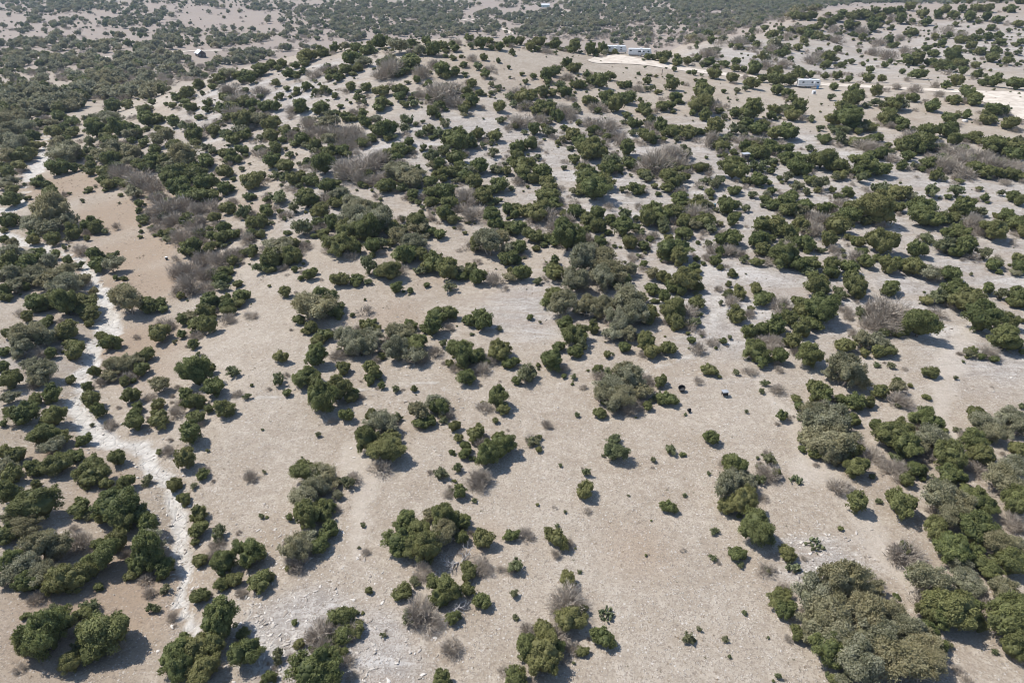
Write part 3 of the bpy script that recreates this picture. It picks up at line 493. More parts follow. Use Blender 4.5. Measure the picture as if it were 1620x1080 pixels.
def crown_mesh(kind, seed, nl, leaf):
    r = np.random.default_rng(seed)
    c, rad, c2, r2 = lobes_for(kind, r)
    w = r2**2; N2 = nl*2; k = r.choice(len(r2), N2, p=w/w.sum())
    d = sph(r, N2); d[:,2] = np.where((d[:,2] < -.2) & (r.random(N2) < .6), -d[:,2], d[:,2])
    p = c2[k] + d*(r2[k]*(r.uniform(.55,1.25,N2) if kind == 'j' else r.uniform(.35,1.35,N2)))[:,None]
    inside = (np.linalg.norm(p[:,None]-c[None],axis=2) < rad[None]*(.74 if kind=='j' else .50)).any(1)
    ok = (p[:,2] > .02) & ~inside
    p, d, k = p[ok][:nl], d[ok][:nl], k[ok][:nl]; m = len(p)
    out = unit(d*.6 + unit(p - np.array([0,0,.3])))
    j = sph(r, m); flat = r.random(m) < (.68 if kind == 'j' else .6); up = np.array([0,0,1.])
    nrm = unit(out + np.array([0,0,.25]) + .5*sph(r, m))
    t1 = unit(np.cross(nrm, j)); t2 = np.cross(nrm, t1)
    spray = unit(out*.75 + up*.35 + .6*sph(r, m)); s2 = unit(np.cross(spray, j))
    a = np.where(flat[:,None], t1, spray); b = np.where(flat[:,None], t2, s2)
    l = leaf*r.uniform(.6,1.5,m)*np.where(flat, 1.0, 1.35); wd = l*r.uniform(.45,.85,m)
    v, f = quads(p, a, b, l, wd)
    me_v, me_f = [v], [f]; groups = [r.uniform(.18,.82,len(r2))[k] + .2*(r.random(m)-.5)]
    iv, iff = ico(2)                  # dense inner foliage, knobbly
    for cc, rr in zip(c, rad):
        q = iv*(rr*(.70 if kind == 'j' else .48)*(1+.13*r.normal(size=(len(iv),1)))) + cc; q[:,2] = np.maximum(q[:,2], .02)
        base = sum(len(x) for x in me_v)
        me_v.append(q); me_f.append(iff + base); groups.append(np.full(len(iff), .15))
    vv = np.concatenate(me_v); quad = me_f[0]; tri = np.concatenate(me_f[1:])
    me = bpy.data.meshes.new('crown')
    me.vertices.add(len(vv)); me.vertices.foreach_set('co', vv.astype(np.float32).ravel())
    loops = np.r_[quad.ravel(), tri.ravel()].astype(np.int32); me.loops.add(len(loops)); me.loops.foreach_set('vertex_index', loops)
    ls = np.r_[np.arange(len(quad))*4, len(quad)*4 + np.arange(len(tri))*3].astype(np.int32)
    me.polygons.add(len(ls)); me.polygons.foreach_set('loop_start', ls); me.update(calc_edges=True)
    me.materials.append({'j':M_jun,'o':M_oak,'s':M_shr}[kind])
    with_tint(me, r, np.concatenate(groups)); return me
def tubes(segs, sides):
    """segs: list of (p0, p1, r0, r1) -> verts, quads"""
    V, F = [], []
    an = np.arange(sides)*2*math.pi/sides
    for p0, p1, r0, r1 in segs:
        p0 = np.asarray(p0); p1 = np.asarray(p1); d = unit(p1-p0)
        a = unit(np.cross(d, [0.31,.52,.79])); b = np.cross(d, a)
        ring = np.cos(an)[:,None]*a + np.sin(an)[:,None]*b
        o = len(V)*2*sides
        V.append(np.r_[p0+ring*r0, p1+ring*r1])
        i = np.arange(sides); j = (i+1) % sides
        F.append(np.c_[i, j, j+sides, i+sides] + o)
    return np.concatenate(V), np.concatenate(F)
def branch(r, p, d, length, rad, depth, segs, spread=.75, up=.1, kids=(2,4), shrink=.68):
    steps = 2
    for s in range(steps):
        q = p + d*length/steps; rr = rad*(1-.28*(s+1)/steps)
        segs.append((p, q, rad if s == 0 else rad*.86, rr))
        p = q; d = unit(d + .28*r.normal(size=3) + np.array([0,0,up*.5]))
    if depth > 0:
        for _ in range(r.integers(*kids)):
            nd = unit(d + spread*r.normal(size=3) + np.array([0,0,up]))
            branch(r, p, nd, length*r.uniform(.8,1.1)*shrink, rr*.72, depth-1, segs, spread, up, kids, shrink)
def trunk_mesh(kind, seed):
    r = np.random.default_rng(seed+500); segs = []
    if kind == 'j':
        segs.append((np.array([0,0,-.12]), np.array([.02,0,.55]), .085, .06))
        for k in range(5):
            a = r.uniform(0, 6.28); branch(r, np.array([0,0,r.uniform(.15,.5)]), unit(np.array([math.cos(a), math.sin(a), .7])), .3, .03, 1, segs)
    elif kind == 'o':
        for k in range(r.integers(2,4)):
            a = r.uniform(0, 6.28); p = np.array([.06*math.cos(a), .06*math.sin(a), -.1])
            branch(r, p, unit(np.array([.5*math.cos(a), .5*math.sin(a), 1])), .52, .06, 4, segs, .62, .12, (2,4), .72)
    else:
        for k in range(7):
            a = r.uniform(0, 6.28); branch(r, np.array([0,0,-.05]), unit(np.array([math.cos(a), math.sin(a), r.uniform(.5,1.4)])), .38, .022, 1, segs)
    v, f = tubes(segs, 5 if kind == 'j' else 4)
    v *= np.array([1.0,1.0,.80]) if kind == 'o' else np.array([.92,.92,.7])
    return mesh_np('trunk', v, f, M_twig if kind == 'o' else M_bark)
def twig_mesh(seed, n):
    r = np.random.default_rng(seed+900)
    nl = 12; lc = sph(r, nl)*.50; lc[:,2] = np.abs(lc[:,2])*.62+.25; lr = r.uniform(.28,.48,nl)
    k = r.integers(0, nl, n); p = lc[k] + sph(r, n)*(lr[k]*r.uniform(.1,1,n)**.5)[:,None]
    p[:,2] = np.abs(p[:,2]-.03)+.03
    a = unit(unit(p - np.array([0,0,-.15]))*1.0 + .6*sph(r, n)); b = unit(np.cross(a, sph(r, n)))
    v, f = quads(p, a, b, r.uniform(.12,.42,n), r.uniform(.014,.034,n)*(1.35 if n < 400 else 1.1 if n < 700 else .8), .4)
    return mesh_np('twigs', v, f, M_twig)
def stem_mesh(seed):
    r = np.random.default_rng(seed+1300); segs = []
    for k in range(9):
        a = r.uniform(0, 6.28); branch(r, np.array([0.03*math.cos(a),.03*math.sin(a),-.05]), unit(np.array([math.cos(a), math.sin(a), r.uniform(.5,1.2)])), .40, .032, 4, segs, .55, .10, (2,4), .64)
    v, f = tubes(segs, 3); v[:,2] *= .82; return mesh_np('stem', v, f, M_twig)

# size classes by how large a plant shows: 0 small, 1 medium, 2 large
VAR = {}
for cls, (nj, lj, no, lo, nb, ns, lsz, cnt) in enumerate([(850,.120,1050,.12,420,450,.15,6),(2500,.074,3300,.073,800,1200,.09,8),(7500,.046,11000,.043,1500,3000,.060,8)]):
    for i in range(cnt):
        s = 100*cls + i
        VAR['j',cls,i] = (crown_mesh('j', s, nj, lj), trunk_mesh('j', s))
        VAR['o',cls,i] = (crown_mesh('o', s+31, no, lo), trunk_mesh('o', s))
        VAR['s',cls,i] = (crown_mesh('s', s+62, ns, lsz), trunk_mesh('s', s))
        VAR['b',cls,i] = (twig_mesh(s, int(nb*.75)), stem_mesh(s))
CNT = [6,8,8]
PART = {'j':('crown','trunk'),'o':('crown','trunk'),'s':('crown','stem'),'b':('twigs','stem')}
NAME = {'j':'juniper','o':'live_oak','s':'grey_green_shrub','b':'bare_shrub'}
KC = {'j':.55,'o':.55,'s':.48,'b':.50}

# ------------------------------------------------------------------ place the plants
P0 = []; seen = {}
for k, x, y, w in PLANTS:          # drop doubles read from two overlapping windows
    dup = False
    for q in P0:
        if q[0] == k and abs(q[1]-x) < .30*min(w, q[3]) and abs(q[2]-y) < .30*min(w, q[3]): dup = True; break
    if not dup: P0.append((k, x, y, w))
main = [p for p in P0 if p[0] in 'jobs']
kk = np.array([p[0] for p in main]); px = np.array([p[1] for p in main]); py = np.array([p[2] for p in main]); pw = np.array([p[3] for p in main])
WF = {'j':1.36,'o':1.34,'s':1.22,'b':1.5}
pw2 = pw*np.array([WF[k] for k in kk])*np.interp(py, [60,150,230,380,650], [.84,.92,1.06,1.05,.90])*np.where((px < 330) & (py > 330), .90, 1.0)*np.where((kk == 'o') & (py > 600), .88, 1.0)*np.where((py > 100) & (py < 160) & (px > 1030), np.where(kk == 'b', .6, .9), 1.0)
cpix = np.concatenate([np.c_[np.interp(np.linspace(0,1,90), np.linspace(0,1,len(l)), [q[0] for q in l]), np.interp(np.linspace(0,1,90), np.linspace(0,1,len(l)), [q[1] for q in l])] for l in CREEK[:2]])
cd_ = np.hypot(px[:,None]-cpix[None,:,0], py[:,None]-cpix[None,:,1]).min(1)
pw2 = pw2*np.where(cd_ < .65*pw2, .80, 1.0)                # plants along the creek keep clear of its bed
creek_pts = np.concatenate(creek_lines[:2])
def in_creek(x, y, pad): return bool((np.hypot(creek_pts[:,0]-x, creek_pts[:,1]-y) < creek_pts[:,2]*1.1 + pad).any())
X, Y, Z, D = hit(px, py, pw2, np.array([KC[k] for k in kk]))
R = pw2*.5*D/FPX
CAPR = {'j':4.6,'o':8.0,'s':3.4,'b':7.0}
R = np.minimum(R, np.array([CAPR[k] for k in kk]))
ordn = ['nearest'] + [s+' nearest' for s in 'second third fourth fifth sixth seventh eighth ninth tenth eleventh twelfth thirteenth fourteenth fifteenth sixteenth seventeenth eighteenth nineteenth twentieth'.split()]
LAND = [('black tub',1078,615),('grey-lidded box',1146,622),('lone white trailer',1278,132),('pair of white trailers',997,80),('raised hunting blind',1176,256),('blue barrel feeder',1130,328),('pale-lidded bucket',264,409),
        ('bleached dead tree',725,873),('spreading prickly pear',1290,861),('white boulder',1526,191),('snag on the ridge',882,87),('white-roofed house',318,86),('dark ridge post',1047,117),
        ("photo's lower left corner",0,1080),("photo's lower right corner",1620,1080),("photo's upper right corner",1620,0),('left edge midpoint',0,540),('right edge midpoint',1620,540),('bottom edge midpoint',810,1080),('centre of the photo',810,540),
        ('narrow creek bend',118,630),('widest white creek bed',240,745),('creek beside the meadow',180,485),('top of the creek',70,240),('lower end of the creek',300,975),('brown meadow',190,350),('rubble at the bottom',580,1060),('white roadside pad',1600,165),('pale ridge pad',960,95),
        ('blue bin',1293,137),('big lower-right oak clump',1350,980),('domed oak by the creek',212,478),('broad oak beside the tub',990,615),('bare thicket below the blind',1045,245),('bare thicket right of centre',1410,485),('lone ball juniper mid-gravel',926,777),
        ('round juniper near the centre',630,456),('open gravel at lower centre',1050,900),('right-hand clearing',1500,590),('sloping track at right',1300,760),('grey thicket beside the meadow',265,320),('central bare thicket',570,265),('grey oak clump at centre',930,480),
        ('long oak clump mid-left',610,545),('rocky gully right of centre',1130,500),('bare thicket at right',1540,255),('left edge of ridge slope',330,150),('wooded ridge crest',700,70),('open slope under ridge',800,110),('left oak motte',85,350),('grey thicket by meadow foot',310,450),
        ('middle of open gravel',430,720),('lower left tan clearing',170,780),('upper slope middle',800,290),('right-hand hill slope',1450,60)]
SIDE = ['to the right of', 'to upper right of', 'above', 'to upper left of', 'to the left of', 'to lower left of', 'below', 'to lower right of']
SZ = np.digitize(2*R, [1.8,3.6,6.0])
RANK = {}
for k in 'jobs':
    for sz_ in range(4):
        idx = np.where((kk == k) & (SZ == sz_))[0]
        for li, (nm, lx, ly) in enumerate(LAND):
            sec = np.round(np.degrees(np.arctan2(-(py[idx]-ly), px[idx]-lx))/45).astype(int) % 8
            for s in range(8):
                g = idx[sec == s]; dist = np.hypot(px[g]-lx, py[g]-ly)
                for rk, i in enumerate(g[np.argsort(dist)]): RANK[i, li] = (rk, s)
WORD = {'j':('green juniper','juniper bush'),'o':('grey-green live oak','oak tree'),'s':('grey-green shrub','shrub'),'b':('leafless grey shrub','bare shrub')}
GROUP = {'j':'junipers scattered over the hillside','o':'live oaks on the hillside','s':'grey-green shrubs on the hillside','b':'leafless shrubs on the hillside'}
def plant_label(i):
    best = min(range(len(LAND)), key=lambda li: (RANK[i,li][0]//2, math.hypot(px[i]-LAND[li][1], py[i]-LAND[li][2])))
    rk, s = RANK[i,best]
    return '%s %s, %s %s %s' % (('small','medium','large','huge')[SZ[i]], WORD[kk[i]][0], ordn[min(rk,19)], SIDE[s], ('' if LAND[best][0].startswith('photo') else 'the ') + LAND[best][0])
prng = np.random.default_rng(11)
rest = []
for k in 'jobs':
    idx = np.where(kk == k)[0]; idx = idx[np.argsort(-pw2[idx])]
    for n_, i in enumerate(idx):
        cls = 2 if pw2[i] > 48 else 1 if pw2[i] > 22 else 0
        v = int(prng.integers(CNT[cls])); rot = prng.uniform(0, 6.28)
        sx = R[i]*prng.uniform(.86,1.2); sy = R[i]*prng.uniform(.80,1.06); sz = R[i]*(prng.uniform(.85,1.25) if py[i] > 330 else prng.uniform(.78,1.08))*(.95 if k == 'o' else .9 if k == 'b' else 1.0)
        if n_ < 300:
            e = link(NAME[k], None, loc=(X[i], Y[i], Z[i]-.02)); e.empty_display_size = .3
            e.rotation_euler = (0, 0, rot); e.scale = (sx, sy, sz)
            tag(e, plant_label(i), WORD[k][1], GROUP[k])
            for nm, me in zip(PART[k], VAR[k,cls,v]): link(nm, me, e)
        else: rest.append((k, cls, v, X[i], Y[i], Z[i]-.02, rot, sx, sy, sz))

# ------------------------------------------------------------------ far woods, and plants beyond the frame, as uncounted masses
def instancer(name, pts, protos, label):
    """one object that carries many copies of the prototype meshes: pts rows = idx,x,y,z,rot,sx,sy,sz"""
    pc = bpy.data.collections.new(name + '_prototypes')
    for i, me in enumerate(protos):
        po = bpy.data.objects.new('prototype_%03d' % i, me); pc.objects.link(po)
    pts = np.array(pts, float)
    me = bpy.data.meshes.new(name); me.vertices.add(len(pts)); me.vertices.foreach_set('co', pts[:,1:4].astype(np.float32).ravel())
    a = me.attributes.new('pidx','INT','POINT'); a.data.foreach_set('value', pts[:,0].astype(np.int32))
    a = me.attributes.new('prot','FLOAT_VECTOR','POINT'); a.data.foreach_set('vector', np.c_[np.zeros((len(pts),2)), pts[:,4]].astype(np.float32).ravel())
    a = me.attributes.new('pscl','FLOAT_VECTOR','POINT'); a.data.foreach_set('vector', pts[:,5:8].astype(np.float32).ravel())
    o = link(name, me); o['kind'] = 'stuff'; o['label'] = label[0]; o['category'] = label[1]
    g = bpy.data.node_groups.new(name, 'GeometryNodeTree')
    g.interface.new_socket('Geometry', in_out='INPUT', socket_type='NodeSocketGeometry'); g.interface.new_socket('Geometry', in_out='OUTPUT', socket_type='NodeSocketGeometry')
    gi = g.nodes.new('NodeGroupInput'); go = g.nodes.new('NodeGroupOutput'); ip = g.nodes.new('GeometryNodeInstanceOnPoints')
    ci = g.nodes.new('GeometryNodeCollectionInfo'); ci.inputs['Collection'].default_value = pc
    ci.inputs['Separate Children'].default_value = True; ci.inputs['Reset Children'].default_value = True
    def na(n, t):
        q = g.nodes.new('GeometryNodeInputNamedAttribute'); q.data_type = t; q.inputs['Name'].default_value = n; return q.outputs[0]
    g.links.new(gi.outputs[0], ip.inputs['Points']); g.links.new(ci.outputs[0], ip.inputs['Instance'])
    ip.inputs['Pick Instance'].default_value = True
    g.links.new(na('pidx','INT'), ip.inputs['Instance Index']); g.links.new(na('prot','FLOAT_VECTOR'), ip.inputs['Rotation']); g.links.new(na('pscl','FLOAT_VECTOR'), ip.inputs['Scale'])
    g.links.new(ip.outputs[0], go.inputs[0])
    md = o.modifiers.new('scatter', 'NODES'); md.node_group = g
    return o
def mass(name, rows, label):
    keys = sorted({(r[0], r[1], r[2]) for r in rows}); ix = {k: i for i, k in enumerate(keys)}
    protos = [VAR[k][0] for k in keys]
    return instancer(name, [(ix[r[0],r[1],r[2]],) + tuple(r[3:]) for r in rows], protos, label)
# low companions that crowd round the bushes and close the gaps between them
for i in range(len(px)):
    dens = 3.4 if py[i] < 260 else 2.4 if py[i] < 420 else .7
    if 105 < py[i] < 150 and px[i] > 1030: dens = .6
    if kk[i] == 'j' and py[i] < 520 and prng.random() < .5 and not (105 < py[i] < 150 and px[i] > 1030):     # a second, lower crown grown into the first
        a_ = prng.uniform(0, 6.28); q = R[i]*prng.uniform(.7,1.05); s_ = R[i]*prng.uniform(.5,.85)
        x_ = X[i]+q*math.cos(a_); y_ = Y[i]+q*math.sin(a_)
        rest.append(('o' if prng.random() < .25 else 'j', 0 if py[i] < 300 else 1, int(prng.integers(6)), x_, y_, float(height(x_, y_))-.02, prng.uniform(0,6.28), s_*prng.uniform(.9,1.2), s_, s_*prng.uniform(.7,1.05)))
    for _ in range(prng.poisson(dens)):
        a_ = prng.uniform(0, 6.28); q = R[i]*prng.uniform(.7,1.9); u = prng.random()
        k = 'b' if u < .55 else 'j' if u < .78 else 's'
        x_ = X[i]+q*math.cos(a_); y_ = Y[i]+q*math.sin(a_); s_ = R[i]*prng.uniform(.2,.6)*(1.35 if k == 'b' else 1); s_ = min(s_, 2.0)
        if in_creek(x_, y_, s_*.7): continue
        rest.append((k, 0 if py[i] < 500 else 1, int(prng.integers(6)), x_, y_, float(height(x_, y_))-.02, prng.uniform(0,6.28), s_*1.1, s_, s_*prng.uniform(.7,1.0)))
if rest: mass('hillside_scrub', rest, ('small green junipers dotted over the upper slopes', 'scrub'))

fr_rows = []
frng = np.random.default_rng(21)
fx, fy, fk = [], [], []
for kind, cx, cy, a, b in FARWOOD:
    n = int(3 + a*b*.115*(2.1 if cy < 35 else 1.0)*(3.4 if cx > 1060 else 1.7 if cx > 540 else 1.0))
    th = frng.uniform(0, 6.28, n); q = np.sqrt(frng.uniform(0, 1, n))
    fx += list(cx + a*q*np.cos(th)); fy += list(cy + b*q*np.sin(th)); fk += [kind]*n
for _ in range(330):               # thin scatter over the far plains
    fx.append(frng.uniform(0, 1080)); fy.append(frng.uniform(0, 60)); fk.append('j')
fx = np.array(fx); fy = np.array(fy)
A, B, C, E = hit(fx, fy)
for _ in range(900):               # leafless brush between the valley trees
    fx_, fy_ = frng.uniform(0, 1250), frng.uniform(5, 150); fk.append('b'); fx = np.r_[fx, fx_]; fy = np.r_[fy, fy_]
for _ in range(650):               # woods beyond the right-hand hill
    fx = np.r_[fx, frng.uniform(1000, 1640)]; fy = np.r_[fy, frng.uniform(-8, 7)]; fk.append('j')
for _ in range(420):               # small bushes all over the hill beyond the road
    fx = np.r_[fx, frng.uniform(1090, 1640)]; fy = np.r_[fy, frng.uniform(8, 122)]; fk.append('h')
A, B, C, E = hit(fx, fy)
okf = ((B > 335) | ((B > 235) & (fx < 240))) & ~((np.abs(fx-318) < 17) & (fy > 79) & (fy < 101))
okf &= ~np.array([b_ < 335 and in_creek(a_, b_, 2.0) for a_, b_ in zip(A, B)])
FARB = np.array(fk) == 'b'
for i in np.where(okf)[0]:
    u = frng.random()
    if FARB[i]: k = 'b' if u < .72 else 'o' if u < .9 else 'j'
    else: k = 'o' if u < .55 else 'j' if u < .93 else 'b'
    r_ = (1.1 + 3.2*frng.random()**1.5)*(1.3 if k == 'o' else 1)
    if fk[i] == 'h': k = 'j' if u < .6 else 'b' if u < .85 else 's'; r_ = frng.uniform(.6,1.7)
    fr_rows.append((k, 0, int(frng.integers(CNT[0])), A[i], B[i], C[i]-.1, frng.uniform(0,6.28), r_, r_, r_*frng.uniform(.8,1.1)))
mass('distant_woodland', fr_rows, ('blue-green woods and scrub filling the valley beyond the ridge', 'woodland'))
out_rows = []
n = 15000; oy = -70 + 1000*frng.random(n)**1.7; ox = frng.uniform(-1.3, 1.3, n)*(oy+140)
ppx, ppy, _ = project(ox, oy, height(ox, oy))
for i in np.where((ppx < -45) | (ppx > 1665) | (ppy > 1150) | (oy < 5))[0]:
    if vnoise(ox[i:i+1], oy[i:i+1], 22)[0] + .12*vnoise(ox[i:i+1], oy[i:i+1], 6)[0] < -.03: continue
    u = frng.random(); k = 'j' if u < .68 else 'o' if u < .82 else 'b' if u < .92 else 's'
    r_ = frng.uniform(.9,2.4)*(1.4 if k == 'o' else 1); cls = 1 if oy[i] < 150 else 0
    out_rows.append((k, cls, int(frng.integers(6)), ox[i], oy[i], height(ox[i:i+1], oy[i:i+1])[0]-.03, frng.uniform(0,6.28), r_, r_, r_*frng.uniform(.85,1.1)))
for _ in range(2600):              # woods that go on past the top of the view
    y_ = 1150 + 2600*frng.random()**1.4; x_ = frng.uniform(-1.2, 1.2)*(y_+140)
    if vnoise(np.array([x_]), np.array([y_]), 160)[0] < -.1: continue
    r_ = frng.uniform(3, 7); out_rows.append(('o' if frng.random() < .6 else 'j', 0, int(frng.integers(CNT[0])), x_, y_, float(height(x_, y_))-.2, frng.uniform(0,6.28), r_*1.3, r_, r_*.8))
mass('surrounding_scrub', out_rows, ('junipers and oaks continuing around the edges of the view', 'scrub'))

# small plants nobody could count: seedlings, tufts, chips of stone
def pick_ground(n, ymax, power=1.0, ymin=-10):
    r = np.random.default_rng(n)
    y = ymin + (ymax-ymin)*r.random(n)**power; x = r.uniform(-1, 1, n)*(18 + .86*np.maximum(y, 0) + 22)
    return x, y, height(x, y), r
def rock_proto(seed, flat):
    r = np.random.default_rng(seed); v, f = ico(0 if flat > .5 else 1)
    v = v*(1+.28*r.normal(size=(len(v),1)))*np.array([1, r.uniform(.6,1), flat]); v[:,2] += flat*.35
    return mesh_np('stone', v, f, M_stone)
m_, nt_, b_ = new_mat('limestone_chips')
oi_ = N(nt_, 'ShaderNodeObjectInfo').outputs['Random']
c_ = mixc(nt_, oi_, (.33,.285,.235), (.68,.63,.56))
nt_.links.new(c_, b_.inputs['Base Color']); b_.inputs['Roughness'].default_value = .9; b_.inputs['Specular IOR Level'].default_value = .15
M_stone = m_
stones = [rock_proto(i, f) for i, f in enumerate((.55,.6,.7,.45,.35,.4))]
xs, ys, zs, r = pick_ground(52000, 175, 1.15, 18)
keep = (vnoise(xs, ys, 7) + .6*vnoise(xs, ys, 19)) > r.uniform(-.42,.25,len(xs))
sc = .022 + .070*r.random(len(xs))**4; sc *= (1 + np.maximum(ys-60, 0)/160)
rows = [(int(r.integers(6)), xs[i], ys[i], zs[i], r.uniform(0,6.28), sc[i]*r.uniform(.8,1.5), sc[i], sc[i]*r.uniform(.6,1.1)) for i in np.where(keep)[0]]
# slabs of the creek bed and its rubble banks
cr = np.concatenate(creek_lines[:3]); 
for _ in range(2800):
    a = cr[r.integers(len(cr))]; s_ = a[2]*1.25
    x_ = a[0]+r.normal()*s_; y_ = a[1]+r.normal()*s_; q = .03 + .15*r.random()**3
    rows.append((int(r.integers(6)), x_, y_, float(height(x_, y_)), r.uniform(0,6.28), q*r.uniform(1,1.7), q, q*r.uniform(.4,.8)))
for cx_, cy_, rad_, n_ in ((575,1060,5,520),(470,1010,4,300),(1150,480,14,700),(660,600,8,400),(1580,560,8,250),(1300,880,3,160),(420,900,5,300)):
    bx, by, _, _ = hit([cx_], [cy_])
    for _ in range(n_):
        x_ = bx[0]+r.normal()*rad_; y_ = by[0]+r.normal()*rad_; q = .04 + .16*r.random()**2.6
        rows.append((int(r.integers(6)), x_, y_, float(height(x_, y_)), r.uniform(0,6.28), q*r.uniform(1,1.7), q, q*r.uniform(.4,.8)))
instancer('loose_stones', rows, stones, ('pale limestone chips strewn over the dry ground', 'stones'))
def tuft_proto(seed):
    r = np.random.default_rng(seed); n = 16
    d = sph(r, n); d[:,2] = np.abs(d[:,2])+.5; d = unit(d)
    v, f = quads(d*.5+r.normal(0,.25,(n,3))*np.array([1,1,0]), d, unit(np.cross(d, sph(r, n))), r.uniform(.6,1.1,n), r.uniform(.10,.2,n), .2)
    v[:,2] = np.maximum(v[:,2], 0); return mesh_np('tuft', v, f, M_straw)
m_, nt_, b_ = new_mat('dry_grass')
oi_ = N(nt_, 'ShaderNodeObjectInfo').outputs['Random']
c_ = mixc(nt_, ramp(nt_, oi_, 0, .86), (.40,.31,.21), (.56,.47,.37)); c_ = mixc(nt_, ramp(nt_, oi_, .86, .90), c_, (.17,.165,.10))
nt_.links.new(c_, b_.inputs['Base Color']); b_.inputs['Roughness'].default_value = .9; b_.inputs['Specular IOR Level'].default_value = .1
M_straw = m_
xs, ys, zs, r = pick_ground(26000, 200, 1.1, 18)
keep = (vnoise(xs, ys, 9) + .5*vnoise(xs+90, ys, 3)) > r.uniform(-.25,.45,len(xs))
rows = []
for i in np.where(keep)[0]:
    q = r.uniform(.06,.17)*(1+max(ys[i]-60,0)/200); rows.append((int(r.integers(4)), xs[i], ys[i], zs[i]-.01, r.uniform(0,6.28), q*1.3, q*1.3, q))
instancer('dry_grass_tufts', rows, [tuft_proto(i) for i in range(4)], ('straw-coloured dry grass tufts between the stones', 'grass'))
xs, ys, zs, r = pick_ground(1500, 330, .8, 20)
rows = []
for i in range(len(xs)):
    if vnoise(xs[i:i+1], ys[i:i+1], 25)[0] < r.uniform(-.3,.3) and ys[i] < 130: continue
    k = 's' if r.random() < .4 else 'j' if r.random() < .5 else 'b'; q = .16 + .42*r.random()**2.2
    q *= 1 + max(ys[i]-120, 0)/220
    rows.append((k, 0, int(r.integers(CNT[0])), xs[i], ys[i], zs[i], r.uniform(0,6.28), q, q, q*.8))
mass('seedling_scrub', rows, ('knee-high seedlings and twiggy scrub dotted between the bushes', 'scrub'))
# ------------------------------------------------------------------ dead trees, prickly pears
def dead_tree(px_, py_, w, seed, label, lean=0.0):
    x, y, z, d = hit([px_], [py_], [w], .55); R_ = w*.5*d[0]/FPX
    r = np.random.default_rng(seed); segs = []
    for k in range(4):
        a = r.uniform(0, 6.28); branch(r, np.array([.05*math.cos(a), .05*math.sin(a), -.12]), unit(np.array([math.cos(a), math.sin(a), r.uniform(.5,1.0)])), .5, .050, 4, segs, .6, .12, (2,4), .68)
    main_ = [s for s in segs if s[2] > .024]; fine = [s for s in segs if s[2] <= .024]
    e = link('dead_tree', None, loc=(x[0], y[0], z[0])); e.scale = (R_, R_, R_*.9)
    tag(e, label, 'dead tree')
    link('trunk', mesh_np('trunk', *tubes(main_, 5), M_dead), e)
    link('branches', mesh_np('branches', *tubes(fine, 3), M_dead), e); return e
dl = ['bleached dead tree with bare white branches amid the junipers', 'lower bleached dead tree sprawling beside the ball-shaped juniper']
for i, p in enumerate([p for p in P0 if p[0] == 'd']): dead_tree(p[1], p[2], p[3], 40+i, dl[i])
dead_tree(882, 87, 8, 52, 'dead snag standing alone on the ridge')
def pad_mat():
    m, nt, b = new_mat('cactus_pad'); oi = N(nt, 'ShaderNodeObjectInfo').outputs['Random']
    nt.links.new(mixc(nt, oi, (.09,.115,.05), (.19,.20,.10)), b.inputs['Base Color']); b.inputs['Roughness'].default_value = .5; return m
M_pad = pad_mat()
iv1, if1 = ico(1)
pad_me = mesh_np('pad', iv1*np.array([.17,.045,.21]) + np.array([0,0,.19]), if1, M_pad, True)
cl = ['spreading prickly pear cactus on the gravel below the hump of gravel at right', 'prickly pear cactus beside the bare shrub with green skirt', 'pale prickly pear cactus just below the ball juniper', 'small pale prickly pear cactus right of the twiggy shrub']
cl = {0:'prickly pear cactus right of the leafless shrub near the bottom middle', 1:'spreading prickly pear cactus with many pads on the gravel at right', 2:'pale prickly pear cactus just below a ball-shaped juniper', 3:'small pale prickly pear cactus right of a twiggy shrub'}
for i, p in enumerate([p for p in P0 if p[0] == 'c']):
    x, y, z, d = hit([p[1]], [p[2]], [p[3]], .3); R_ = p[3]*.5*d[0]/FPX
    e = link('prickly_pear', None, loc=(x[0], y[0], z[0])); tag(e, cl[i], 'cactus', 'prickly pears on the gravel')
    r = np.random.default_rng(70+i)
    for k in range(34):
        a = r.uniform(0, 6.28); q = R_*math.sqrt(r.random())
        o = link('pad', pad_me, e, (q*math.cos(a), q*math.sin(a), max(0, (.35 - q*.25)*r.random()))); o.rotation_euler = (r.normal(0,.5), r.normal(0,.5), r.uniform(0,3.14)); o.scale = (r.uniform(.8,1.3),)*3

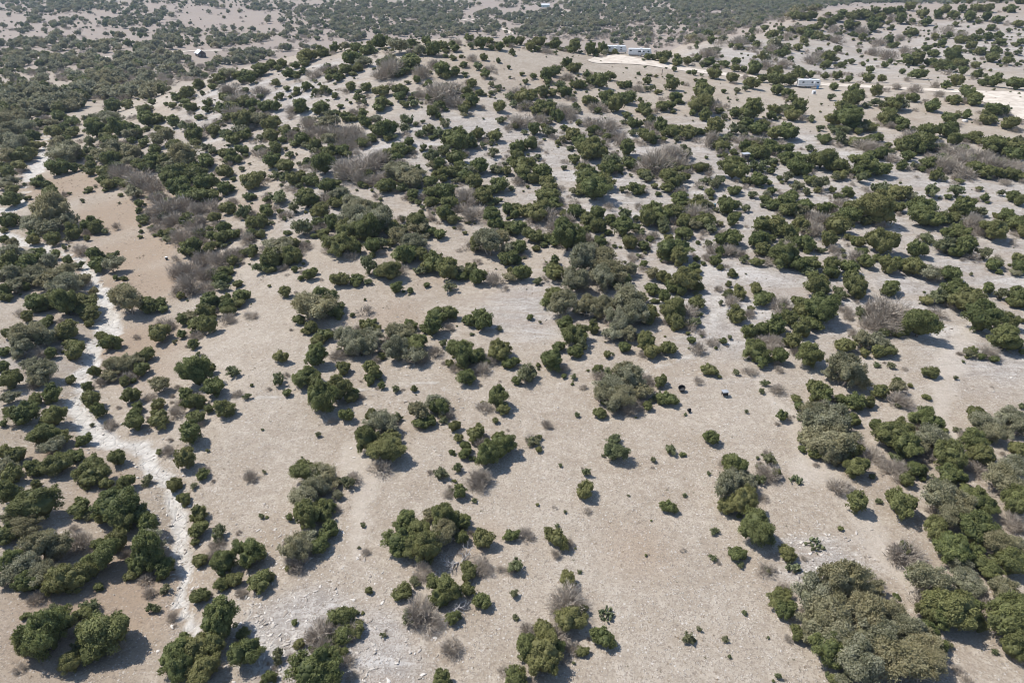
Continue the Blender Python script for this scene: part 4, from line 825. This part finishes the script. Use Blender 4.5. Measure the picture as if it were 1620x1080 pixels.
# ------------------------------------------------------------------ roads
def caliche():
    m, nt, b = new_mat('white_caliche'); L = nt.links
    tc = N(nt, 'ShaderNodeTexCoord'); a = N(nt, 'ShaderNodeTexNoise'); L.new(tc.outputs['Object'], a.inputs['Vector']); a.inputs['Scale'].default_value = .35; a.inputs['Detail'].default_value = 8
    c = mixc(nt, ramp(nt, a.outputs['Fac'], .35, .65), (.53,.45,.36), (.72,.635,.53)); L.new(c, b.inputs['Base Color']); b.inputs['Roughness'].default_value = .95
    return m
M_road = caliche()
def ribbon(name, pts, width, lift):
    p = np.array(pts, float); x, y, z, d = hit(p[:,0], p[:,1]); q = np.c_[x, y]
    s = np.r_[0, np.cumsum(np.hypot(*np.diff(q, axis=0).T))]; n = max(8, int(s[-1]/3)); t = np.linspace(0, s[-1], n)
    q = np.c_[np.interp(t, s, q[:,0]), np.interp(t, s, q[:,1])]
    ker = np.ones(5)/5
    for _ in range(2):
        qq = np.pad(q, ((2,2),(0,0)), 'edge'); q = np.c_[np.convolve(qq[:,0], ker, 'valid'), np.convolve(qq[:,1], ker, 'valid')]
    tg = unit(np.gradient(q, axis=0)); nr = np.c_[-tg[:,1], tg[:,0]]
    m = 7; off = np.linspace(-.5, .5, m); wv = width*(1+.35*vnoise(q[:,0], q[:,1], 9))
    V = q[:,None,:] + nr[:,None,:]*off[None,:,None]*wv[:,None,None]
    V = V.reshape(-1,2); zz = height(V[:,0], V[:,1]) + lift - .02*np.abs(np.tile(off, n))
    i, j = np.meshgrid(np.arange(n-1), np.arange(m-1), indexing='ij'); k = (i*m+j).ravel()
    o = link(name, mesh_np(name, np.c_[V, zz], np.c_[k, k+m, k+m+1, k+1], M_road)); o['kind'] = 'structure'; return o
def patch(name, pts, lift):
    """pad of bare caliche with a wavering edge, laid over the ground"""
    p = np.array(pts, float); x, y, z, d = hit(p[:,0], p[:,1]); c = np.array([x.mean(), y.mean()])
    ring = np.c_[x, y]; n = len(ring)*8; t = np.arange(n)/8.0; i0 = t.astype(int) % len(ring); f = (t % 1)[:,None]
    ring = ring[i0]*(1-f) + ring[(i0+1) % len(ring)]*f
    ring = c + (ring-c)*(1+.10*vnoise(ring[:,0], ring[:,1], 5)[:,None])
    ks = np.linspace(.02, 1, 14); V = (c + (ring[None]-c)*ks[:,None,None]).reshape(-1,2)
    zz = height(V[:,0], V[:,1]) + lift
    a, b = np.meshgrid(np.arange(13), np.arange(n), indexing='ij'); b2 = (b+1) % n
    o = link(name, mesh_np(name, np.c_[V, zz], np.c_[(a*n+b).ravel(), (a*n+b2).ravel(), ((a+1)*n+b2).ravel(), ((a+1)*n+b).ravel()], M_road)); o['kind'] = 'structure'; return o
ribbon('ridge_road', [(1030,101),(1080,109),(1113,114),(1147,118),(1180,122),(1230,128),(1297,133),(1347,136),(1400,139),(1467,142),(1513,145),(1570,147),(1640,150)], 8.5, .12)
patch('ridge_pad', [(928,96),(945,90),(975,87),(1010,93),(1045,99),(1068,105),(1050,108),(1010,103),(970,101),(940,100)], .17)
patch('roadside_pad', [(1530,147),(1570,149),(1640,151),(1660,170),(1650,200),(1600,185),(1575,172),(1550,160)], .22)
ribbon('valley_road', [(-30,85),(30,88),(70,93),(100,97),(150,92),(190,89),(240,86),(270,84),(320,80.5),(380,80),(440,80),(490,78)], 6, .25)
ribbon('far_valley_track', [(730,33),(742,30),(752,33),(765,38),(785,43),(800,48),(812,55)], 6, .3)
ribbon('far_ranch_road', [(800,25),(840,22.5),(880,20),(920,17),(960,15.5),(1000,14),(1040,11),(1080,9)], 7, .4)

# ------------------------------------------------------------------ man-made things
def flat_mat(name, col, rough=.5, metal=0.0, var=.12):
    m, nt, b = new_mat(name); L = nt.links
    tc = N(nt, 'ShaderNodeTexCoord'); a = N(nt, 'ShaderNodeTexNoise'); L.new(tc.outputs['Object'], a.inputs['Vector']); a.inputs['Scale'].default_value = 1.7; a.inputs['Detail'].default_value = 6
    L.new(mixc(nt, ramp(nt, a.outputs['Fac'], .4, .7, 0, 1), col, tuple(v*(1-var) for v in col)), b.inputs['Base Color'])
    b.inputs['Roughness'].default_value = rough; b.inputs['Metallic'].default_value = metal; return m
M_white = flat_mat('white_panel', (.80,.80,.79), .4); M_glass = flat_mat('dark_glass', (.03,.035,.04), .15); M_black = flat_mat('black_plastic', (.025,.025,.027), .45)
M_grey = flat_mat('grey_metal', (.42,.43,.44), .45); M_blue = flat_mat('blue_plastic', (.05,.22,.48), .5); M_teal = flat_mat('pale_teal_wall', (.50,.62,.62), .6)
M_bluegrey = flat_mat('faded_blue_drum', (.10,.24,.32), .6)
M_rust = flat_mat('rusty_steel', (.22,.10,.06), .8, 0, .4); M_wood = flat_mat('weathered_wood', (.20,.16,.13), .85, 0, .3); M_stripe = flat_mat('grey_stripe', (.45,.48,.52), .5)
M_roofm = flat_mat('pale_metal_roof', (.78,.80,.80), .4); M_wall = flat_mat('dark_brown_siding', (.10,.075,.065), .8, 0, .3); M_lid = flat_mat('grey_lid', (.36,.37,.39), .6)
def boxv(c, s):
    c = np.array(c, float); s = np.array(s, float)/2
    v = np.array([(-1,-1,-1),(1,-1,-1),(1,1,-1),(-1,1,-1),(-1,-1,1),(1,-1,1),(1,1,1),(-1,1,1)], float)*s + c
    return v, np.array([(0,3,2,1),(4,5,6,7),(0,1,5,4),(1,2,6,5),(2,3,7,6),(3,0,4,7)])
def box(name, c, s, mat, parent, bevel=0):
    o = link(name, mesh_np(name, *boxv(c, s), mat), parent)
    if bevel: md = o.modifiers.new('bevel', 'BEVEL'); md.width = bevel; md.segments = 2
    return o
def prism(name, prof, y0, y1, mat, parent, bevel=0):
    """profile in x,z extruded along y"""
    n = len(prof); me = bpy.data.meshes.new(name)
    v = [(x, y0, z) for x, z in prof] + [(x, y1, z) for x, z in prof]
    f = [tuple(range(n)), tuple(range(2*n-1, n-1, -1))] + [(i+n, (i+1) % n + n, (i+1) % n, i) for i in range(n)]
    me.from_pydata(v, [], f); me.materials.append(mat); me.update()
    o = link(name, me, parent)
    if bevel: md = o.modifiers.new('bevel', 'BEVEL'); md.width = bevel; md.segments = 2
    return o
def cyl(name, p0, p1, r0, r1, mat, parent, n=14):
    v, f = tubes([(np.array(p0, float), np.array(p1, float), r0, r1)], n)
    me = bpy.data.meshes.new(name); me.from_pydata([tuple(a) for a in v], [], [tuple(a) for a in f] + [tuple(range(n-1,-1,-1)), tuple(range(n, 2*n))]); me.materials.append(mat); me.update()
    return link(name, me, parent)
def root(name, px_, py_, label, cat, rz=0.0, group=None, xy=None):
    x, y, z, d = hit([px_], [py_]); e = link(name, None, loc=(x[0], y[0], z[0])); e.rotation_euler = (0, 0, rz); e.empty_display_size = .5
    tag(e, label, cat, group); return e
def travel_trailer(px_, py_, label, length, rz, slant, wins, door_x, stripe):
    e = root('travel_trailer', px_, py_, label, 'trailer', rz, 'white travel trailers along the ridge road')
    h0, h1, hw, L2 = .62, 2.95, 1.2, length/2
    prof = [(-L2,h0),(L2-.25,h0),(L2,h0+.7),(L2-slant,h1-.05),(L2-slant-.2,h1),(-L2+.15,h1),(-L2,h1-.15)]
    prism('body', prof, -hw, hw, M_white, e, .08)
    box('chassis', (0,0,.54), (length*.94, 1.9, .18), M_black, e)
    cyl('hitch', (L2-.1,0,.52), (L2+1.1,0,.5), .06, .05, M_black, e, 8)
    box('stripe', (-.1,-hw-.006,1.22), (length*.9,.012,.16), stripe, e)
    for wx, wz, ww, wh in wins: 
        w = box('window', (wx,-hw-.012,wz), (ww,.024,wh), M_glass, e)
    d = box('door', (door_x,-hw-.014,1.62), (.66,.03,1.8), M_white, e); box('handle', (door_x+.24,-hw-.035,1.5), (.06,.04,.14), M_black, d)
    for wx in (-.55,.35):
        w = cyl('wheel', (wx,-hw+.02,.36), (wx,-hw+.25,.36), .36, .36, M_black, e); cyl('rim', (wx,-hw+.005,.36), (wx,-hw+.03,.36), .2, .2, M_grey, w, 12)
        w = cyl('wheel', (wx,hw-.25,.36), (wx,hw-.02,.36), .36, .36, M_black, e); cyl('rim', (wx,hw-.03,.36), (wx,hw-.005,.36), .2, .2, M_grey, w, 12)
    for jx in (-L2+.5, L2-.6):
        for jy in (-.9,.9): cyl('jack', (jx,jy,0), (jx,jy,.6), .04, .04, M_grey, e, 6)
    box('roof_unit', (.3,0,h1+.14), (.95,.7,.28), M_white, e, .05)
    box('vent', (-length*.28,0,h1+.07), (.4,.4,.14), M_white, e)
    return e
t1 = travel_trailer(1278, 139, 'white travel trailer standing alone beside the pale road', 8.0, -.10, .35, [(.9,2.1,.55,.5),(2.9,2.05,.8,.4),(-2.3,2.1,.7,.45)], 1.9, M_stripe)
t2 = travel_trailer(976, 84.5, 'shorter left trailer of the white pair on the ridge', 8.2, -.12, .7, [(-3.2,2.2,.7,.5),(1.6,2.35,.6,.4),(1.6,1.5,.6,.35)], -.9, M_stripe)
t3 = travel_trailer(1012, 89, 'longer right trailer of the white pair on the ridge', 9.6, -.14, .6, [(-3.9,2.2,.8,.5),(-.2,1.9,1.2,.6),(1.5,1.9,.6,.5),(3.4,2.0,.7,.5)], .8, M_stripe)
e = root('blue_bin', 1293, 141, 'bright blue bin at the right end of the lone trailer', 'bin')
cyl('bin_body', (0,0,0), (0,0,1.0), .38, .42, M_blue, e); cyl('lid', (0,0,1.0), (0,0,1.07), .45, .43, M_blue, e)
e = root('utility_box', 1287, 149, 'white box with dark opening in front of the lone trailer', 'box', .2)
box('cabinet', (0,0,.55), (1.1,.9,1.1), M_white, e, .03); box('opening', (.12,-.456,.45), (.45,.02,.4), M_black, e)
e = root('box_blind', 1176, 267, 'dark hunting blind raised on thin legs above the slope', 'hunting blind', .15)
box('cabin', (0,0,3.05), (1.5,1.4,1.3), M_wood, e); prism('roof', [(-.9,3.72),(.9,3.86),(.9,3.94),(-.9,3.80)], -.85, .85, M_grey, e)
box('window', (0,-.712,3.2), (.9,.02,.4), M_black, e); box('window', (-.762,0,3.2), (.02,.8,.4), M_black, e)
for sx_ in (-1,1):
    for sy_ in (-1,1): cyl('leg', (sx_*.85,sy_*.8,-.25), (sx_*.66,sy_*.6,2.45), .045, .045, M_wood, e, 6)
for k in range(7): cyl('rung', (-.3,-.95+.035*k,.3+.3*k), (.3,-.95+.035*k,.3+.3*k), .025, .025, M_wood, e, 5)
e = root('game_feeder', 1130, 331, 'blue barrel game feeder on rusty legs beside a juniper', 'feeder')
cyl('barrel', (0,0,.5), (0,0,1.15), .25, .25, M_bluegrey, e); cyl('lid', (0,0,1.15), (0,0,1.19), .27, .26, M_bluegrey, e)
for k in range(3):
    a = 2.1*k+.4; cyl('leg', (.45*math.cos(a),.45*math.sin(a),-.1), (.25*math.cos(a),.25*math.sin(a),.8), .03, .03, M_rust, e, 6)
cyl('spinner', (0,0,.38), (0,0,.55), .07, .1, M_rust, e, 8)
def tub(px_, py_, label, r0, r1, h, tilt):
    e = root('stock_tub', px_, py_, label, 'tub'); n = 28
    prof = [(r0*.9,0),(r1,h),(r1+.03,h+.01),(r1+.03,h-.03),(r1-.03,h-.02),(r0*.9-.04,.05)]
    v, f = [], []
    for rr, zz in prof:
        for k in range(n): v.append((rr*math.cos(2*math.pi*k/n), rr*math.sin(2*math.pi*k/n), zz))
    for i in range(len(prof)-1):
        for k in range(n): f.append((i*n+k, i*n+(k+1) % n, (i+1)*n+(k+1) % n, (i+1)*n+k))
    f.append(tuple(range((len(prof)-1)*n, len(prof)*n))); f.append(tuple(range(n-1,-1,-1)))
    me = bpy.data.meshes.new('shell'); me.from_pydata(v, [], f); me.materials.append(M_black); me.update()
    o = link('shell', me, e); o.rotation_euler = tilt; o.location.z = r1*abs(math.sin(tilt[0]))*.95 + r1*abs(math.sin(tilt[1]))*.95 if any(tilt) else 0.0
    return e
tub(1078.5, 618, 'round black open tub on the gravel right of the oak clump', .42, .47, .42, (0.32,-0.2,0))
tub(1088, 651, 'small black tub lying tipped over near the juniper', .20, .27, .30, (1.25,.2,.6))
e = root('lidded_box', 1146, 626, 'grey-lidded dark box on short legs in the open gravel', 'box', .1)
box('lid', (0,0,.78), (.86,.78,.07), M_lid, e, .015); box('bin', (0.0,0,.50), (.6,.55,.48), M_black, e)
for sx_ in (-1,1):
    for sy_ in (-1,1): cyl('leg', (sx_*.33,sy_*.3,-.05), (sx_*.31,sy_*.28,.75), .03, .03, M_black, e, 6)
e = root('lidded_bucket', 264, 411, 'dark bucket with pale lid standing in the brown meadow', 'bucket')
cyl('bucket_body', (0,0,0), (0,0,.6), .22, .26, M_black, e); cyl('lid', (0,0,.6), (0,0,.66), .29, .28, M_white, e)
e = root('post', 1047, 119, 'short dark post on the grass below the pale pad', 'post'); cyl('shaft', (0,0,-.3), (0,0,1.9), .16, .14, M_wood, e, 8); cyl('cap', (0,0,1.9), (0,0,1.96), .18, .15, M_wood, e, 8)
def boulder(px_, py_, s, seed, label):
    x, y, z, d = hit([px_], [py_]); r = np.random.default_rng(seed); v, f = ico(2)
    v = v*(1+.10*r.normal(size=(len(v),1)))*np.array(s); v[:,2] = np.maximum(v[:,2], -s[2]*.45) + s[2]*.40
    o = link('boulder', mesh_np('boulder', v, f, M_pale), loc=(x[0], y[0], z[0])); tag(o, label, 'boulder'); return o
M_pale = flat_mat('pale_limestone', (.72,.68,.63), .9, 0, .25)
boulder(1526, 193, (.85,.7,.55), 3, 'white boulder on the slope below the right-hand pad')
def gable_house(name, px_, py_, label, w, l, hw, hr, rz, wall, roof, cat):
    e = root(name, px_, py_, label, cat, rz)
    prism('wall', [(-w/2,-1.2),(w/2,-1.2),(w/2,hw),(0,hw+hr-.12),(-w/2,hw)], -l/2, l/2, wall, e)
    s = hr/(w/2)
    for sg in (-1,1):
        a, b_ = (0, hw+hr), (sg*(w/2+.45), hw-.45*s)
        prof = [a, b_, (b_[0], b_[1]+.14), (0, a[1]+.14)]
        prism('roof_panel', prof if sg < 0 else prof[::-1], -l/2-.4, l/2+.4, roof, e)
    d = box('door', (w*.12,-l/2-.02,1.05), (.95,.06,2.1), M_wood, e); box('handle', (w*.12+.35,-l/2-.07,1.05), (.06,.06,.12), M_grey, d)
    for wx in (-w*.27, w*.36):
        f_ = box('window', (wx,-l/2-.02,1.6), (.95,.05,1.0), M_white, e); box('pane', (wx,-l/2-.05,1.6), (.8,.03,.85), M_glass, f_)
    for wy in (-l*.22, l*.22):
        f_ = box('window', (-w/2-.02,wy,1.6), (.05,1.1,1.0), M_white, e); box('pane', (-w/2-.05,wy,1.6), (.03,.95,.85), M_glass, f_)
    return e
gable_house('gabled_house', 318, 90, 'small gabled house with white metal roof beside the valley road', 5.6, 8.5, 2.9, 2.1, math.radians(38), M_wall, M_roofm, 'house')
gable_house('far_building', 863, 12, 'pale teal building in the far clearing above the ranch road', 7, 12, 3.6, 1.4, math.radians(84), M_teal, M_roofm, 'building')
gable_house('far_shed', 839, 34.5, 'small white-roofed shed among the far valley trees', 5, 8, 3.2, 1.2, math.radians(80), M_teal, M_roofm, 'shed')

# ------------------------------------------------------------------ air
hv = bpy.data.materials.new('haze_air'); hv.use_nodes = True; nt = hv.node_tree
for n in list(nt.nodes):
    if n.type != 'OUTPUT_MATERIAL': nt.nodes.remove(n)
pv = nt.nodes.new('ShaderNodeVolumePrincipled'); pv.inputs['Color'].default_value = (.62,.79,1.0,1); pv.inputs['Density'].default_value = HAZE
hv.cycles.homogeneous_volume = True; pv.inputs['Density Attribute'].default_value = ''; pv.inputs['Color Attribute'].default_value = ''
pv.inputs['Anisotropy'].default_value = .2
nt.links.new(pv.outputs[0], nt.nodes['Material Output'].inputs['Volume'])
zmin = float(gz.min())-1; zmax = max(CAM_H, float(gz.max()))+4
xm = float(np.abs(gx).max())+20
hz = link('haze', mesh_np('haze', *boxv((0, 3700, (zmin+zmax)/2), (2*xm, 7900, zmax-zmin)), hv)); hz['kind'] = 'stuff'; hz['label'] = 'thin bluish haze over the far valley'; hz['category'] = 'haze'
